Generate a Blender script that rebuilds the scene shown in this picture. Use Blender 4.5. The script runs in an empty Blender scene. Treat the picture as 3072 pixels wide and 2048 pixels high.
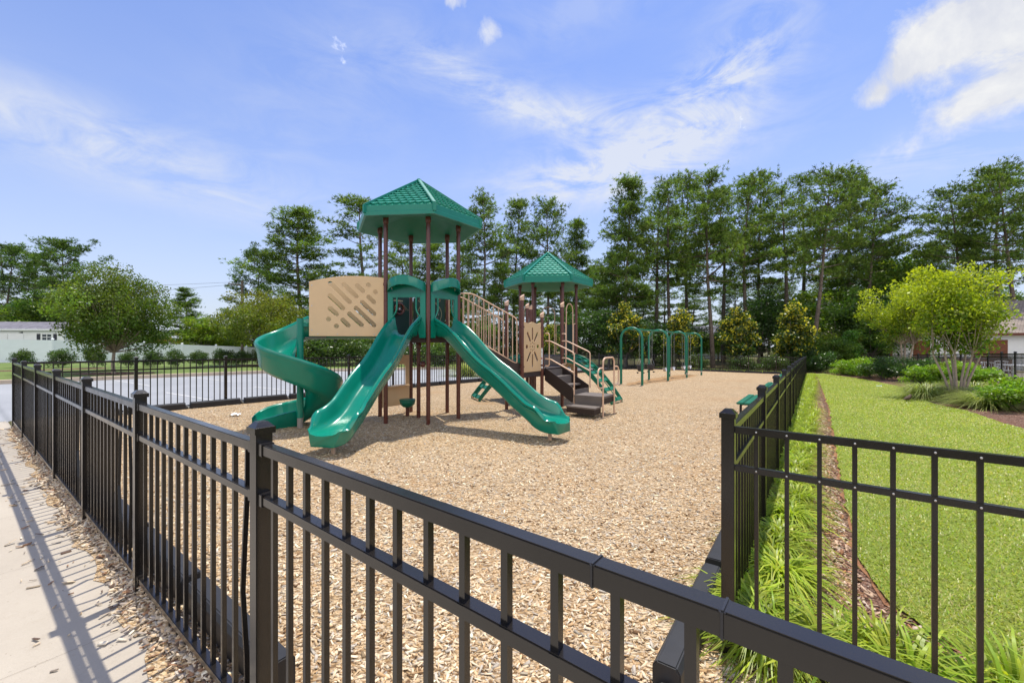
import bpy, bmesh, math, random
import numpy as np
from mathutils import Vector, Matrix
R = math.radians
S = bpy.context.scene
COL = S.collection

# ------------------------------------------------------------------ camera
cam_d = bpy.data.cameras.new("camera")
cam_d.sensor_width = 36.0
cam_d.lens = 14.82
cam_d.clip_start = 0.05
cam_d.clip_end = 3000
cam = bpy.data.objects.new("camera", cam_d)
COL.objects.link(cam)
cam.location = (0, 0, 1.65)
cam.rotation_euler = (R(90), 0, 0)
S.camera = cam

# ------------------------------------------------------------------ light
SUN_EL, SUN_AZ = R(74), R(25)          # azimuth from +Y towards +X
SKY_STRENGTH = 0.10
S.view_settings.view_transform = 'Standard'
S.view_settings.look = 'None'
S.view_settings.gamma = 1
S.view_settings.exposure = 0.45
sd = Vector((math.sin(SUN_AZ)*math.cos(SUN_EL), math.cos(SUN_AZ)*math.cos(SUN_EL), math.sin(SUN_EL)))
sun_d = bpy.data.lights.new("sun", 'SUN')
sun_d.energy = 3.9
sun_d.angle = R(0.75)
sun_d.color = (1.0, 0.94, 0.83)
sun = bpy.data.objects.new("sun", sun_d)
COL.objects.link(sun)
sun.location = (0, 0, 60)
sun.rotation_euler = (-sd).to_track_quat('-Z', 'Y').to_euler()

W = bpy.data.worlds.new("World")
S.world = W
W.use_nodes = True
nt = W.node_tree
nt.nodes.clear()


def N(t, kind, **kw):
    n = t.nodes.new(kind)
    for k, v in kw.items():
        if k.startswith('i_'):
            key = k[2:]
            key = int(key) if key.isdigit() else key
            n.inputs[key].default_value = v
        else:
            setattr(n, k, v)
    return n


def M2(t, op, a, b=None, clamp=False):
    n = t.nodes.new('ShaderNodeMath')
    n.operation = op
    n.use_clamp = clamp
    for i, x in enumerate((a, b)):
        if x is None:
            continue
        if isinstance(x, (int, float)):
            n.inputs[i].default_value = x
        else:
            t.links.new(x, n.inputs[i])
    return n.outputs[0]


def mixc(t, fac, a, b, mode='MIX'):
    n = t.nodes.new('ShaderNodeMix')
    n.data_type = 'RGBA'
    n.blend_type = mode
    n.clamp_factor = True
    for idx, x in ((0, fac), (6, a), (7, b)):
        if isinstance(x, (int, float)):
            n.inputs[idx].default_value = x
        elif isinstance(x, tuple):
            n.inputs[idx].default_value = x if len(x) == 4 else (*x, 1)
        else:
            t.links.new(x, n.inputs[idx])
    return n.outputs[2]


def noise(t, vec, scale, detail=4, rough=0.55, dim='3D', dist=0.0):
    n = t.nodes.new('ShaderNodeTexNoise')
    n.noise_dimensions = dim
    n.inputs['Scale'].default_value = scale
    n.inputs['Detail'].default_value = detail
    n.inputs['Roughness'].default_value = rough
    n.inputs['Distortion'].default_value = dist
    if vec is not None:
        t.links.new(vec, n.inputs['Vector'])
    return n


sky = N(nt, 'ShaderNodeTexSky', sky_type='NISHITA', sun_disc=False, sun_elevation=SUN_EL,
        sun_rotation=SUN_AZ, air_density=1.0, dust_density=0.6, ozone_density=2.0, altitude=200)
geo = N(nt, 'ShaderNodeTexCoord')
sep = N(nt, 'ShaderNodeSeparateXYZ')
nt.links.new(geo.outputs['Generated'], sep.inputs[0])
el = M2(nt, 'ARCSINE', sep.outputs[2])
az = M2(nt, 'ARCTAN2', sep.outputs[0], sep.outputs[1])
dirv = geo.outputs['Generated']
# cloud noise: one billowy, one stretched in streaks
mp = N(nt, 'ShaderNodeMapping')
nt.links.new(dirv, mp.inputs[0])
mp.inputs['Rotation'].default_value = (0, R(-16), 0)
mp.inputs['Scale'].default_value = (1.0, 1.0, 2.9)
n_st = noise(nt, mp.outputs[0], 5.0, 9, 0.64, dist=0.9).outputs[0]
n_bl = noise(nt, dirv, 8.0, 9, 0.62, dist=0.3).outputs[0]


def blob(a0, e0, ra, re, rot=0.0):
    da = M2(nt, 'SUBTRACT', az, a0)
    de = M2(nt, 'SUBTRACT', el, e0)
    c, s = math.cos(rot), math.sin(rot)
    x = M2(nt, 'ADD', M2(nt, 'MULTIPLY', da, c/ra), M2(nt, 'MULTIPLY', de, s/ra))
    y = M2(nt, 'ADD', M2(nt, 'MULTIPLY', da, -s/re), M2(nt, 'MULTIPLY', de, c/re))
    r2 = M2(nt, 'ADD', M2(nt, 'MULTIPLY', x, x), M2(nt, 'MULTIPLY', y, y))
    return M2(nt, 'POWER', 2.718, M2(nt, 'MULTIPLY', r2, -1.0))


def total(bl):
    o = None
    for w, b in bl:
        b = M2(nt, 'MULTIPLY', blob(*b), w)
        o = b if o is None else M2(nt, 'ADD', o, b)
    return o


cum = total([(1.15, (.87, .485, .14, .085, .25)), (.75, (.755, .452, .07, .035, .4)), (.95, (.88, .370, .13, .035, .2)),
             (.55, (-.047, .637, .032, .022, .3)), (.6, (-.155, .675, .07, .018, 0)), (.55, (.715, .415, .035, .022, .5)),
             (.7, (.97, .44, .09, .05, 0)), (.6, (1.4, .5, .25, .1, 0))])
cir = total([(.75, (-.085, .545, .16, .035, -.28)), (1.0, (.14, .485, .16, .045, -.1)), (1.0, (.40, .455, .20, .07, .45)),
             (.9, (.47, .52, .10, .03, .2)), (1.0, (.28, .395, .26, .055, .1)), (.45, (-.82, .335, .20, .05, -.12)),
             (.5, (-.66, .30, .30, .06, -.15)), (.62, (.80, .305, .20, .04, 0)), (.55, (.15, .355, .24, .05, .2)),
             (.22, (-.40, .50, .25, .14, .5)), (.25, (.25, .68, .4, .06, .2)), (.3, (.65, .64, .2, .05, .2))])
# unseen extra-bright cloud bank, added behind the viewer to fill camera-facing sides
back = total([(1.0, (3.1, .55, .9, .38, 0)), (1.0, (-3.1, .55, .9, .38, 0)), (.8, (2.2, .6, .4, .3, 0)), (.8, (-2.2, .6, .4, .3, 0))])
nb_ = M2(nt, 'SUBTRACT', n_bl, .5)
ns_ = M2(nt, 'SUBTRACT', n_st, .5)
a_cum = M2(nt, 'MULTIPLY', M2(nt, 'SUBTRACT', M2(nt, 'ADD', cum, M2(nt, 'MULTIPLY', nb_, 2.6)), .42), 1.75, True)
a_cum = M2(nt, 'MULTIPLY', a_cum, M2(nt, 'MULTIPLY', cum, 5.0, True))
a_back = M2(nt, 'MULTIPLY', M2(nt, 'SUBTRACT', M2(nt, 'ADD', back, M2(nt, 'MULTIPLY', nb_, 2.0)), .42), 2.6, True)
w_st = M2(nt, 'MULTIPLY', M2(nt, 'ADD', M2(nt, 'ADD', M2(nt, 'MULTIPLY', ns_, 3.4), M2(nt, 'MULTIPLY', nb_, 1.3)), .42), 1.0, True)
a_cir = M2(nt, 'MULTIPLY', M2(nt, 'MULTIPLY', cir, w_st), 1.25, True)
a_cir = M2(nt, 'MULTIPLY', a_cir, .86)
# haze near the horizon (the air, part of the sky)
hz = M2(nt, 'POWER', 2.718, M2(nt, 'MULTIPLY', M2(nt, 'MAXIMUM', el, 0.0), -3.0))
tinted = mixc(nt, 1.0, sky.outputs[0], (.84, 1.04, 1.54, 1), 'MULTIPLY')
base = mixc(nt, M2(nt, 'MULTIPLY', hz, .96), tinted, (5.25, 5.65, 6.25, 1))
c1 = mixc(nt, a_cir, base, (5.7, 6.0, 6.7, 1))
shade = M2(nt, 'MULTIPLY', M2(nt, 'ADD', nb_, .06), 5.0, True)
c2 = mixc(nt, a_cum, c1, mixc(nt, shade, (5.3, 5.5, 6.1, 1), (6.7, 6.75, 6.8, 1)))
c2 = mixc(nt, a_back, c2, (15.0, 14.6, 14.0, 1))
bg = N(nt, 'ShaderNodeBackground')
bg.inputs[1].default_value = SKY_STRENGTH
nt.links.new(c2, bg.inputs[0])
wo = N(nt, 'ShaderNodeOutputWorld')
nt.links.new(bg.outputs[0], wo.inputs[0])

S.cycles.use_denoising = True
S.cycles.max_bounces = 8
S.cycles.transparent_max_bounces = 8
S.cycles.sample_clamp_indirect = 6.0


# ------------------------------------------------------------------ terrain
def smst(a, b, x):
    t = np.clip((x-a)/(b-a), 0, 1)
    return t*t*(3-2*t)


def zg(x, y):
    """ground height: the site falls gently along its long axis u"""
    x = np.asarray(x, float)
    y = np.asarray(y, float)
    u = .6*x+.8*y
    v = .8*x-.6*y
    w = np.clip(u-.77, 0, 45)
    z = -.0135*w-.00018*w*w
    z = z+.05*np.clip(v-.6, 0, 8)*smst(3, 12, u)
    z = z-.07*(1-smst(.70, .80, u))
    return z


def gz(x, y):
    return float(zg(x, y))


def XY(u, v):
    return (.6*u+.8*v, .8*u-.6*v)


# ------------------------------------------------------------------ materials
MATS = {}


def mat(name, col, rough=.5, spec=.5, metal=0.0, var=0.0, vscale=8.0, bump=0.0, bscale=60.0, coat=0.0):
    if name in MATS:
        return MATS[name]
    m = bpy.data.materials.new(name)
    m.use_nodes = True
    t = m.node_tree
    b = t.nodes['Principled BSDF']
    b.inputs['Roughness'].default_value = rough
    b.inputs['Specular IOR Level'].default_value = spec
    b.inputs['Metallic'].default_value = metal
    b.inputs['Coat Weight'].default_value = coat
    tc = t.nodes.new('ShaderNodeTexCoord')
    if var:
        n1 = noise(t, tc.outputs['Object'], vscale, 6, .6)
        rmp = t.nodes.new('ShaderNodeMapRange')
        rmp.inputs[1].default_value = .3
        rmp.inputs[2].default_value = .7
        rmp.inputs[3].default_value = 1-var
        rmp.inputs[4].default_value = 1+var
        t.links.new(n1.outputs[0], rmp.inputs[0])
        mul = t.nodes.new('ShaderNodeVectorMath')
        mul.operation = 'SCALE'
        mul.inputs[0].default_value = col[:3]
        t.links.new(rmp.outputs[0], mul.inputs['Scale'])
        t.links.new(mul.outputs[0], b.inputs['Base Color'])
        rr = t.nodes.new('ShaderNodeMapRange')
        rr.inputs[3].default_value = max(.05, rough-.10)
        rr.inputs[4].default_value = min(1, rough+.12)
        n3 = noise(t, tc.outputs['Object'], vscale*2.3, 5, .6)
        t.links.new(n3.outputs[0], rr.inputs[0])
        t.links.new(rr.outputs[0], b.inputs['Roughness'])
    else:
        b.inputs['Base Color'].default_value = (*col[:3], 1)
    if bump:
        n2 = noise(t, tc.outputs['Object'], bscale, 5, .6)
        bp = t.nodes.new('ShaderNodeBump')
        bp.inputs['Strength'].default_value = bump
        bp.inputs['Distance'].default_value = .01
        t.links.new(n2.outputs[0], bp.inputs['Height'])
        t.links.new(bp.outputs[0], b.inputs['Normal'])
    MATS[name] = m
    return m


def leafmat(name, rough=.45, trans=.35, spec=.35, tint=(1, 1, 1), ttint=(1.1, 1.15, .5)):
    m = bpy.data.materials.new(name)
    m.use_nodes = True
    t = m.node_tree
    b = t.nodes['Principled BSDF']
    out = t.nodes['Material Output']
    at = t.nodes.new('ShaderNodeAttribute')
    at.attribute_name = 'Col'
    c = mixc(t, 1.0, at.outputs[0], (*tint, 1), 'MULTIPLY')
    t.links.new(c, b.inputs['Base Color'])
    b.inputs['Roughness'].default_value = rough
    b.inputs['Specular IOR Level'].default_value = spec
    if trans:
        tr = t.nodes.new('ShaderNodeBsdfTranslucent')
        c2_ = mixc(t, 1.0, at.outputs[0], (*ttint, 1), 'MULTIPLY')
        t.links.new(c2_, tr.inputs[0])
        mx = t.nodes.new('ShaderNodeMixShader')
        mx.inputs[0].default_value = trans
        t.links.new(b.outputs[0], mx.inputs[1])
        t.links.new(tr.outputs[0], mx.inputs[2])
        t.links.new(mx.outputs[0], out.inputs[0])
    MATS[name] = m
    return m


def groundmat(name, build, rough=.9, bump=.4, bdist=.02):
    m = bpy.data.materials.new(name)
    m.use_nodes = True
    t = m.node_tree
    b = t.nodes['Principled BSDF']
    b.inputs['Roughness'].default_value = rough
    b.inputs['Specular IOR Level'].default_value = .25
    tc = t.nodes.new('ShaderNodeTexCoord')
    col, h = build(t, tc.outputs['Object'])
    t.links.new(col, b.inputs['Base Color'])
    if h is not None:
        bp = t.nodes.new('ShaderNodeBump')
        bp.inputs['Strength'].default_value = bump
        bp.inputs['Distance'].default_value = bdist
        t.links.new(h, bp.inputs['Height'])
        t.links.new(bp.outputs[0], b.inputs['Normal'])
    MATS[name] = m
    return m


def ramp(t, fac, stops, interp='LINEAR'):
    n = t.nodes.new('ShaderNodeValToRGB')
    cr = n.color_ramp
    cr.interpolation = interp
    while len(cr.elements) < len(stops):
        cr.elements.new(.5)
    for e, (p, c) in zip(cr.elements, stops):
        e.position = p
        e.color = (*c, 1)
    t.links.new(fac, n.inputs[0])
    return n.outputs[0]


def voro(t, vec, scale, feat='F1', rnd=1.0):
    n = t.nodes.new('ShaderNodeTexVoronoi')
    n.feature = feat
    n.inputs['Scale'].default_value = scale
    n.inputs['Randomness'].default_value = rnd
    t.links.new(vec, n.inputs['Vector'])
    return n


def chips(stops, dark, patch):
    def b(t, v):
        w = noise(t, v, 14, 3, .6)
        wv = t.nodes.new('ShaderNodeVectorMath')
        wv.operation = 'MULTIPLY_ADD'
        t.links.new(w.outputs[1], wv.inputs[0])
        wv.inputs[1].default_value = (.05, .05, .0)
        t.links.new(v, wv.inputs[2])
        m1 = t.nodes.new('ShaderNodeMapping')
        m1.inputs['Rotation'].default_value = (0, 0, .6)
        m1.inputs['Scale'].default_value = (1, 2.6, 1)
        t.links.new(wv.outputs[0], m1.inputs[0])
        m2 = t.nodes.new('ShaderNodeMapping')
        m2.inputs['Rotation'].default_value = (0, 0, 2.1)
        m2.inputs['Scale'].default_value = (1, 2.4, 1)
        t.links.new(wv.outputs[0], m2.inputs[0])
        va = voro(t, m1.outputs[0], 28)
        vb = voro(t, m2.outputs[0], 31)
        sel = noise(t, v, 30, 2, .5)
        pick = M2(t, 'MULTIPLY', M2(t, 'SUBTRACT', sel.outputs[0], .48), 30, True)
        rc = mixc(t, pick, va.outputs['Color'], vb.outputs['Color'])
        ss = t.nodes.new('ShaderNodeSeparateColor')
        t.links.new(rc, ss.inputs[0])
        col = ramp(t, ss.outputs[0], stops, 'LINEAR')
        d = M2(t, 'ADD', M2(t, 'MULTIPLY', va.outputs['Distance'], M2(t, 'SUBTRACT', 1.0, pick)), M2(t, 'MULTIPLY', vb.outputs['Distance'], pick))
        edge = M2(t, 'MULTIPLY', M2(t, 'SUBTRACT', d, .50), 3.0, True)
        col = mixc(t, M2(t, 'MULTIPLY', edge, .75), col, dark)
        big = noise(t, v, .55, 8, .72)
        pf = M2(t, 'MULTIPLY', M2(t, 'SUBTRACT', big.outputs[0], .50), 5.5, True)
        col = mixc(t, M2(t, 'MULTIPLY', pf, .50), col, patch)
        dk = noise(t, v, 1.7, 6, .7)
        df = M2(t, 'MULTIPLY', M2(t, 'SUBTRACT', dk.outputs[0], .58), 6.0, True)
        col = mixc(t, M2(t, 'MULTIPLY', df, .35), col, (patch[0]*.55, patch[1]*.5, patch[2]*.5, 1))
        mid = noise(t, v, 5, 5, .6)
        col = mixc(t, 1.0, col, mixc(t, mid.outputs[0], (.72, .72, .72, 1), (1.24, 1.24, 1.24, 1)), 'MULTIPLY')
        h = M2(t, 'ADD', M2(t, 'MULTIPLY', ss.outputs[1], .7), M2(t, 'MULTIPLY', d, -.8))
        return col, h
    return b


groundmat('mulch_mat', chips([(0, (.24, .135, .06)), (.2, (.46, .30, .15)), (.5, (.64, .465, .27)), (.75, (.74, .58, .38)), (1, (.44, .36, .27))],
                             (.10, .055, .028, 1), (.46, .27, .12, 1)), .9, .9, .025)
groundmat('bark_mat', chips([(0, (.06, .026, .016)), (.35, (.17, .08, .05)), (.7, (.30, .175, .12)), (1, (.36, .26, .20))],
                            (.03, .012, .008, 1), (.22, .085, .045, 1)), .95, .9, .025)


def lawn_b(t, v):
    n1 = noise(t, v, .35, 5, .6)
    n2 = noise(t, v, 3.0, 6, .7)
    n3 = noise(t, v, 90, 4, .7)
    c = ramp(t, n1.outputs[0], [(.3, (.165, .228, .028)), (.5, (.21, .268, .031)), (.7, (.27, .305, .042))])
    c = mixc(t, M2(t, 'MULTIPLY', M2(t, 'SUBTRACT', n2.outputs[0], .5), 3.0, True), c, (.34, .34, .085, 1))
    c = mixc(t, 1.0, c, mixc(t, n3.outputs[0], (.5, .55, .5, 1), (1.45, 1.4, 1.45, 1)), 'MULTIPLY')
    return c, M2(t, 'ADD', n3.outputs[0], M2(t, 'MULTIPLY', n2.outputs[0], .6))


groundmat('lawn_mat', lawn_b, .8, .8, .02)


def verge_b(t, v):
    c, h = lawn_b(t, v)
    return mixc(t, 1.0, c, (.60, .68, 1.25, 1), 'MULTIPLY'), h


groundmat('verge_mat', verge_b, .85, .8, .02)


def conc_b(t, v):
    n1 = noise(t, v, .8, 6, .65)
    n2 = noise(t, v, 160, 3, .6)
    n3 = noise(t, v, 9, 5, .7)
    c = ramp(t, n1.outputs[0], [(.3, (.37, .325, .265)), (.7, (.44, .39, .32))])
    c = mixc(t, M2(t, 'MULTIPLY', M2(t, 'SUBTRACT', n3.outputs[0], .56), 3, True), c, (.36, .31, .245, 1))
    n4 = noise(t, v, 2.2, 8, .75)
    c = mixc(t, M2(t, 'MULTIPLY', M2(t, 'SUBTRACT', n4.outputs[0], .55), 2.5, True), c, (.31, .265, .21, 1))
    n5 = noise(t, v, 38, 2, .5)
    c = mixc(t, M2(t, 'MULTIPLY', M2(t, 'SUBTRACT', n5.outputs[0], .72), 12, True), c, (.14, .11, .085, 1))
    c = mixc(t, 1.0, c, mixc(t, n2.outputs[0], (.88, .88, .88, 1), (1.1, 1.1, 1.1, 1)), 'MULTIPLY')
    return c, n2.outputs[0]


groundmat('concrete_mat', conc_b, .8, .25, .004)


def asph_b(t, v):
    n1 = noise(t, v, .25, 6, .65)
    n2 = noise(t, v, 120, 2, .6)
    mpv = t.nodes.new('ShaderNodeMapping')
    mpv.inputs['Scale'].default_value = (.2, 3, 1)
    t.links.new(v, mpv.inputs[0])
    n3 = noise(t, mpv.outputs[0], .7, 4, .6)
    c = ramp(t, n1.outputs[0], [(.3, (.25, .26, .275)), (.7, (.33, .34, .355))])
    c = mixc(t, M2(t, 'MULTIPLY', M2(t, 'SUBTRACT', n3.outputs[0], .55), 2, True), c, (.27, .28, .30, 1))
    c = mixc(t, 1.0, c, mixc(t, n2.outputs[0], (.85, .85, .85, 1), (1.15, 1.15, 1.15, 1)), 'MULTIPLY')
    return c, n2.outputs[0]


groundmat('asphalt_mat', asph_b, .85, .2, .005)


def clay_b(t, v):
    n1 = noise(t, v, 12, 6, .7)
    return ramp(t, n1.outputs[0], [(.3, (.17, .075, .04)), (.7, (.36, .18, .09))]), n1.outputs[0]


groundmat('clay_mat', clay_b, .95, .8, .02)


def wood_b(t, v):
    n1 = noise(t, v, .5, 6, .7)
    n2 = noise(t, v, 14, 4, .7)
    c = ramp(t, n1.outputs[0], [(.35, (.075, .10, .022)), (.55, (.11, .095, .04)), (.7, (.15, .10, .06))])
    return mixc(t, 1.0, c, mixc(t, n2.outputs[0], (.5, .5, .5, 1), (1.4, 1.4, 1.4, 1)), 'MULTIPLY'), n2.outputs[0]


groundmat('woodland_mat', wood_b, .95, .8, .05)

BLACK = mat('black_powder_coat', (.0125, .0105, .009), .20, .62, var=.12, vscale=3, bump=.03, bscale=400)
BLACKP = mat('black_plastic', (.022, .022, .024), .5, .4, var=.2, vscale=6, bump=.1, bscale=120)
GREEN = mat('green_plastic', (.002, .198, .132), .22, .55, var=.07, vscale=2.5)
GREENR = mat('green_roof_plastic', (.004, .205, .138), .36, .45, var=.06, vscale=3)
SHING = mat('weathered_shingle_plastic', (.022, .27, .185), .34, .7, var=.10, vscale=2.5)
CEIL = mat('shaded_green_plastic', (.003, .15, .095), .55, .25, var=.06, vscale=3)  # same plastic as the roof; shade of the underside put into the colour
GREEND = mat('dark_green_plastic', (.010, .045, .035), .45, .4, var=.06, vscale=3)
GREENM = mat('green_paint', (.006, .15, .085), .33, .5, var=.08, vscale=3)
TAN = mat('tan_plastic', (.72, .50, .285), .5, .35, var=.04, vscale=3)
TAND = mat('tan_plastic_edge', (.30, .18, .10), .6, .3)
TANM = mat('tan_paint', (.66, .44, .30), .38, .45, var=.05, vscale=4)
BROWN = mat('brown_post_paint', (.115, .035, .022), .28, .6, var=.10, vscale=4)
DECKM = mat('brown_deck_coating', (.050, .036, .032), .62, .3, var=.12, vscale=5, bump=.1, bscale=150)
GREYD = mat('grey_deck_coating', (.145, .122, .108), .65, .3, var=.10, vscale=5, bump=.1, bscale=150)
STEEL = mat('steel', (.55, .55, .56), .3, .5, 1.0)
CHAINM = mat('chain_steel', (.42, .42, .42), .4, .5, .8)
WHITEV = mat('white_vinyl', (.84, .86, .89), .45, .4, var=.03, vscale=2)
WHITEP = mat('white_paint', (.82, .82, .80), .6, .3, var=.03, vscale=2)
SHINGLE_G = mat('grey_shingles', (.17, .165, .19), .9, .2, var=.25, vscale=3, bump=.4, bscale=25)
DARKG = mat('dark_shutter', (.035, .037, .045), .5, .3)
GLASS = mat('window_glass', (.03, .04, .05), .08, .6)
BARKP = mat('pine_bark', (.155, .12, .095), .95, .2, var=.45, vscale=5, bump=.8, bscale=18)
BARKG = mat('grey_bark', (.19, .165, .14), .9, .2, var=.35, vscale=6, bump=.6, bscale=25)
BARKM = mat('myrtle_bark', (.36, .28, .215), .7, .3, var=.25, vscale=9, bump=.3, bscale=30)
POLEM = mat('weathered_pole', (.13, .10, .08), .9, .2, var=.2, vscale=3)
BRICK = mat('red_brick', (.25, .10, .075), .9, .2, var=.25, vscale=14)
DOORM = mat('brown_door_wood', (.20, .075, .04), .6, .3, var=.2, vscale=5)
LINEM = mat('white_road_paint', (.50, .50, .49), .7, .3, var=.15, vscale=6)
JOINT = mat('joint_dark', (.16, .13, .10), .95, .1)


# ------------------------------------------------------------------ mesh helpers
ORIG = {}


def tag(o, label=None, cat=None, group=None, kind=None):
    if label:
        o['label'] = label
    if cat:
        o['category'] = cat
    if group:
        o['group'] = group
    if kind:
        o['kind'] = kind
    return o


def thing(name, label, cat, loc=(0, 0, 0), group=None):
    o = bpy.data.objects.new(name, None)
    o.empty_display_size = .3
    COL.objects.link(o)
    o.location = loc
    ORIG[o.name] = Vector(loc)
    return tag(o, label, cat, group)


def link_mesh(name, me, material, parent=None):
    o = bpy.data.objects.new(name, me)
    COL.objects.link(o)
    if material is not None and not me.materials:
        me.materials.append(material)
    if parent is not None:
        o.parent = parent
        ORIG[o.name] = ORIG.get(parent.name, Vector((0, 0, 0)))
    else:
        ORIG[o.name] = Vector((0, 0, 0))
    return o


class MB:
    def __init__(self):
        self.v = []
        self.f = []

    def add(self, vs, fs):
        k = len(self.v)
        self.v.extend([tuple(x) for x in vs])
        self.f.extend([tuple(i+k for i in f) for f in fs])
        return self

    def box(self, c, s, rz=0.0):
        cx, cy, cz = c
        hx, hy, hz_ = s[0]/2, s[1]/2, s[2]/2
        co, si = math.cos(rz), math.sin(rz)
        vs = []
        for z in (-hz_, hz_):
            for x, y in ((-hx, -hy), (hx, -hy), (hx, hy), (-hx, hy)):
                vs.append((cx+x*co-y*si, cy+x*si+y*co, cz+z))
        return self.add(vs, [(0, 3, 2, 1), (4, 5, 6, 7), (0, 1, 5, 4), (1, 2, 6, 5), (2, 3, 7, 6), (3, 0, 4, 7)])

    def beam(self, p, q, w, h, up=(0, 0, 1)):
        p, q = Vector(p), Vector(q)
        d = (q-p).normalized()
        side = d.cross(Vector(up)).normalized()
        u = side.cross(d).normalized()
        a, b = side*w/2, u*h/2
        vs = [p-a-b, p+a-b, p+a+b, p-a+b, q-a-b, q+a-b, q+a+b, q-a+b]
        return self.add(vs, [(0, 3, 2, 1), (4, 5, 6, 7), (0, 1, 5, 4), (1, 2, 6, 5), (2, 3, 7, 6), (3, 0, 4, 7)][::1])

    def tube(self, pts, r, n=10, cap=True):
        pts = [Vector(p) for p in pts]
        rs = r if isinstance(r, (list, tuple)) else [r]*len(pts)
        d0 = (pts[1]-pts[0]).normalized()
        ref = Vector((0, 0, 1)) if abs(d0.z) < .9 else Vector((1, 0, 0))
        a = d0.cross(ref).normalized()
        vs = []
        for i, p in enumerate(pts):
            if i == 0:
                d = pts[1]-p
            elif i == len(pts)-1:
                d = p-pts[-2]
            else:
                d = (pts[i+1]-p).normalized()+(p-pts[i-1]).normalized()
            d.normalize()
            a = (a-d*a.dot(d)).normalized()
            b = d.cross(a)
            for k in range(n):
                t = 2*math.pi*k/n
                vs.append(p+(a*math.cos(t)+b*math.sin(t))*rs[i])
        fs = []
        for i in range(len(pts)-1):
            for k in range(n):
                k2 = (k+1) % n
                fs.append((i*n+k, i*n+k2, (i+1)*n+k2, (i+1)*n+k))
        if cap:
            fs.append(tuple(range(n))[::-1])
            fs.append(tuple((len(pts)-1)*n+k for k in range(n)))
        return self.add(vs, fs)

    def lathe(self, c, prof, n=20, axis='Z'):
        vs = []
        for (r, z) in prof:
            for k in range(n):
                t = 2*math.pi*k/n
                vs.append((c[0]+r*math.cos(t), c[1]+r*math.sin(t), c[2]+z))
        fs = []
        for i in range(len(prof)-1):
            for k in range(n):
                k2 = (k+1) % n
                fs.append((i*n+k, i*n+k2, (i+1)*n+k2, (i+1)*n+k))
        fs.append(tuple(range(n))[::-1])
        fs.append(tuple((len(prof)-1)*n+k for k in range(n)))
        return self.add(vs, fs)

    def sweep(self, secs, cap=True):
        k = len(secs[0])
        vs = [p for s in secs for p in s]
        fs = []
        for i in range(len(secs)-1):
            for j in range(k):
                j2 = (j+1) % k
                fs.append((i*k+j, i*k+j2, (i+1)*k+j2, (i+1)*k+j))
        if cap:
            fs.append(tuple(range(k))[::-1])
            fs.append(tuple((len(secs)-1)*k+j for j in range(k)))
        return self.add(vs, fs)

    def prism(self, poly, z0, z1):
        n = len(poly)
        vs = [(x, y, z0) for x, y in poly]+[(x, y, z1) for x, y in poly]
        fs = [tuple(range(n))[::-1], tuple(range(n, 2*n))]
        for i in range(n):
            j = (i+1) % n
            fs.append((i, j, n+j, n+i))
        return self.add(vs, fs)

    def mesh(self, name, off=(0, 0, 0), smooth=None, bevel=0.0, recalc=True):
        me = bpy.data.meshes.new(name)
        ox, oy, oz = off
        me.from_pydata([(x-ox, y-oy, z-oz) for x, y, z in self.v], [], self.f)
        bm = bmesh.new()
        bm.from_mesh(me)
        if recalc:
            bmesh.ops.recalc_face_normals(bm, faces=bm.faces)
        if bevel:
            es = [e for e in bm.edges if len(e.link_faces) == 2 and e.calc_face_angle(0) > .7]
            bmesh.ops.bevel(bm, geom=es, offset=bevel, segments=2, affect='EDGES', clamp_overlap=True)
        bm.to_mesh(me)
        bm.free()
        if smooth is not None:
            me.shade_smooth()
            me.set_sharp_from_angle(angle=R(smooth))
        me.validate()
        return me

    def build(self, name, material, parent=None, smooth=None, bevel=0.0, recalc=True):
        off = ORIG.get(parent.name, Vector((0, 0, 0))) if parent is not None else Vector((0, 0, 0))
        return link_mesh(name, self.mesh(name, off, smooth, bevel, recalc), material, parent)


def dup(root, loc=None, rz=None, sc=None, label=None, group=None, cat=None):
    def rec(o, par):
        c = o.copy()
        COL.objects.link(c)
        if par is not None:
            c.parent = par
        for ch in o.children:
            rec(ch, c)
        return c
    r = rec(root, None)
    if loc is not None:
        r.location = loc
    if rz is not None:
        r.rotation_euler = (0, 0, rz)
    if sc is not None:
        r.scale = sc if isinstance(sc, tuple) else (sc, sc, sc)
    tag(r, label, cat, group)
    return r


def np_mesh(name, verts, faces, cols=None):
    """fast mesh from numpy arrays; faces (M,k)"""
    me = bpy.data.meshes.new(name)
    verts = np.asarray(verts, np.float32)
    faces = np.asarray(faces, np.int32)
    m, k = faces.shape
    me.vertices.add(len(verts))
    me.vertices.foreach_set('co', verts.ravel())
    me.loops.add(m*k)
    me.loops.foreach_set('vertex_index', faces.ravel())
    me.polygons.add(m)
    me.polygons.foreach_set('loop_start', np.arange(0, m*k, k, dtype=np.int32))
    me.update(calc_edges=True)
    if cols is not None:
        a = me.attributes.new('Col', 'FLOAT_COLOR', 'POINT')
        c4 = np.ones((len(verts), 4), np.float32)
        c4[:, :3] = cols
        a.data.foreach_set('color', c4.ravel())
    return me


def plate(name, outer, holes, thick, material, parent, o, ax, ay, bev=.004, smooth=30):
    """flat board with holes: 2D outline filled, extruded, laid on plane (o, ax, ay)"""
    cu = bpy.data.curves.new('tmp', 'CURVE')
    cu.dimensions = '2D'
    cu.fill_mode = 'BOTH'
    cu.extrude = thick/2-bev
    cu.bevel_depth = bev
    cu.bevel_resolution = 0
    cu.offset = -bev
    for poly in [outer]+holes:
        sp = cu.splines.new('POLY')
        sp.points.add(len(poly)-1)
        for p, (x, y) in zip(sp.points, poly):
            p.co = (x, y, 0, 1)
        sp.use_cyclic_u = True
    return from_curve(name, cu, material, parent, o, ax, ay, smooth)


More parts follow.
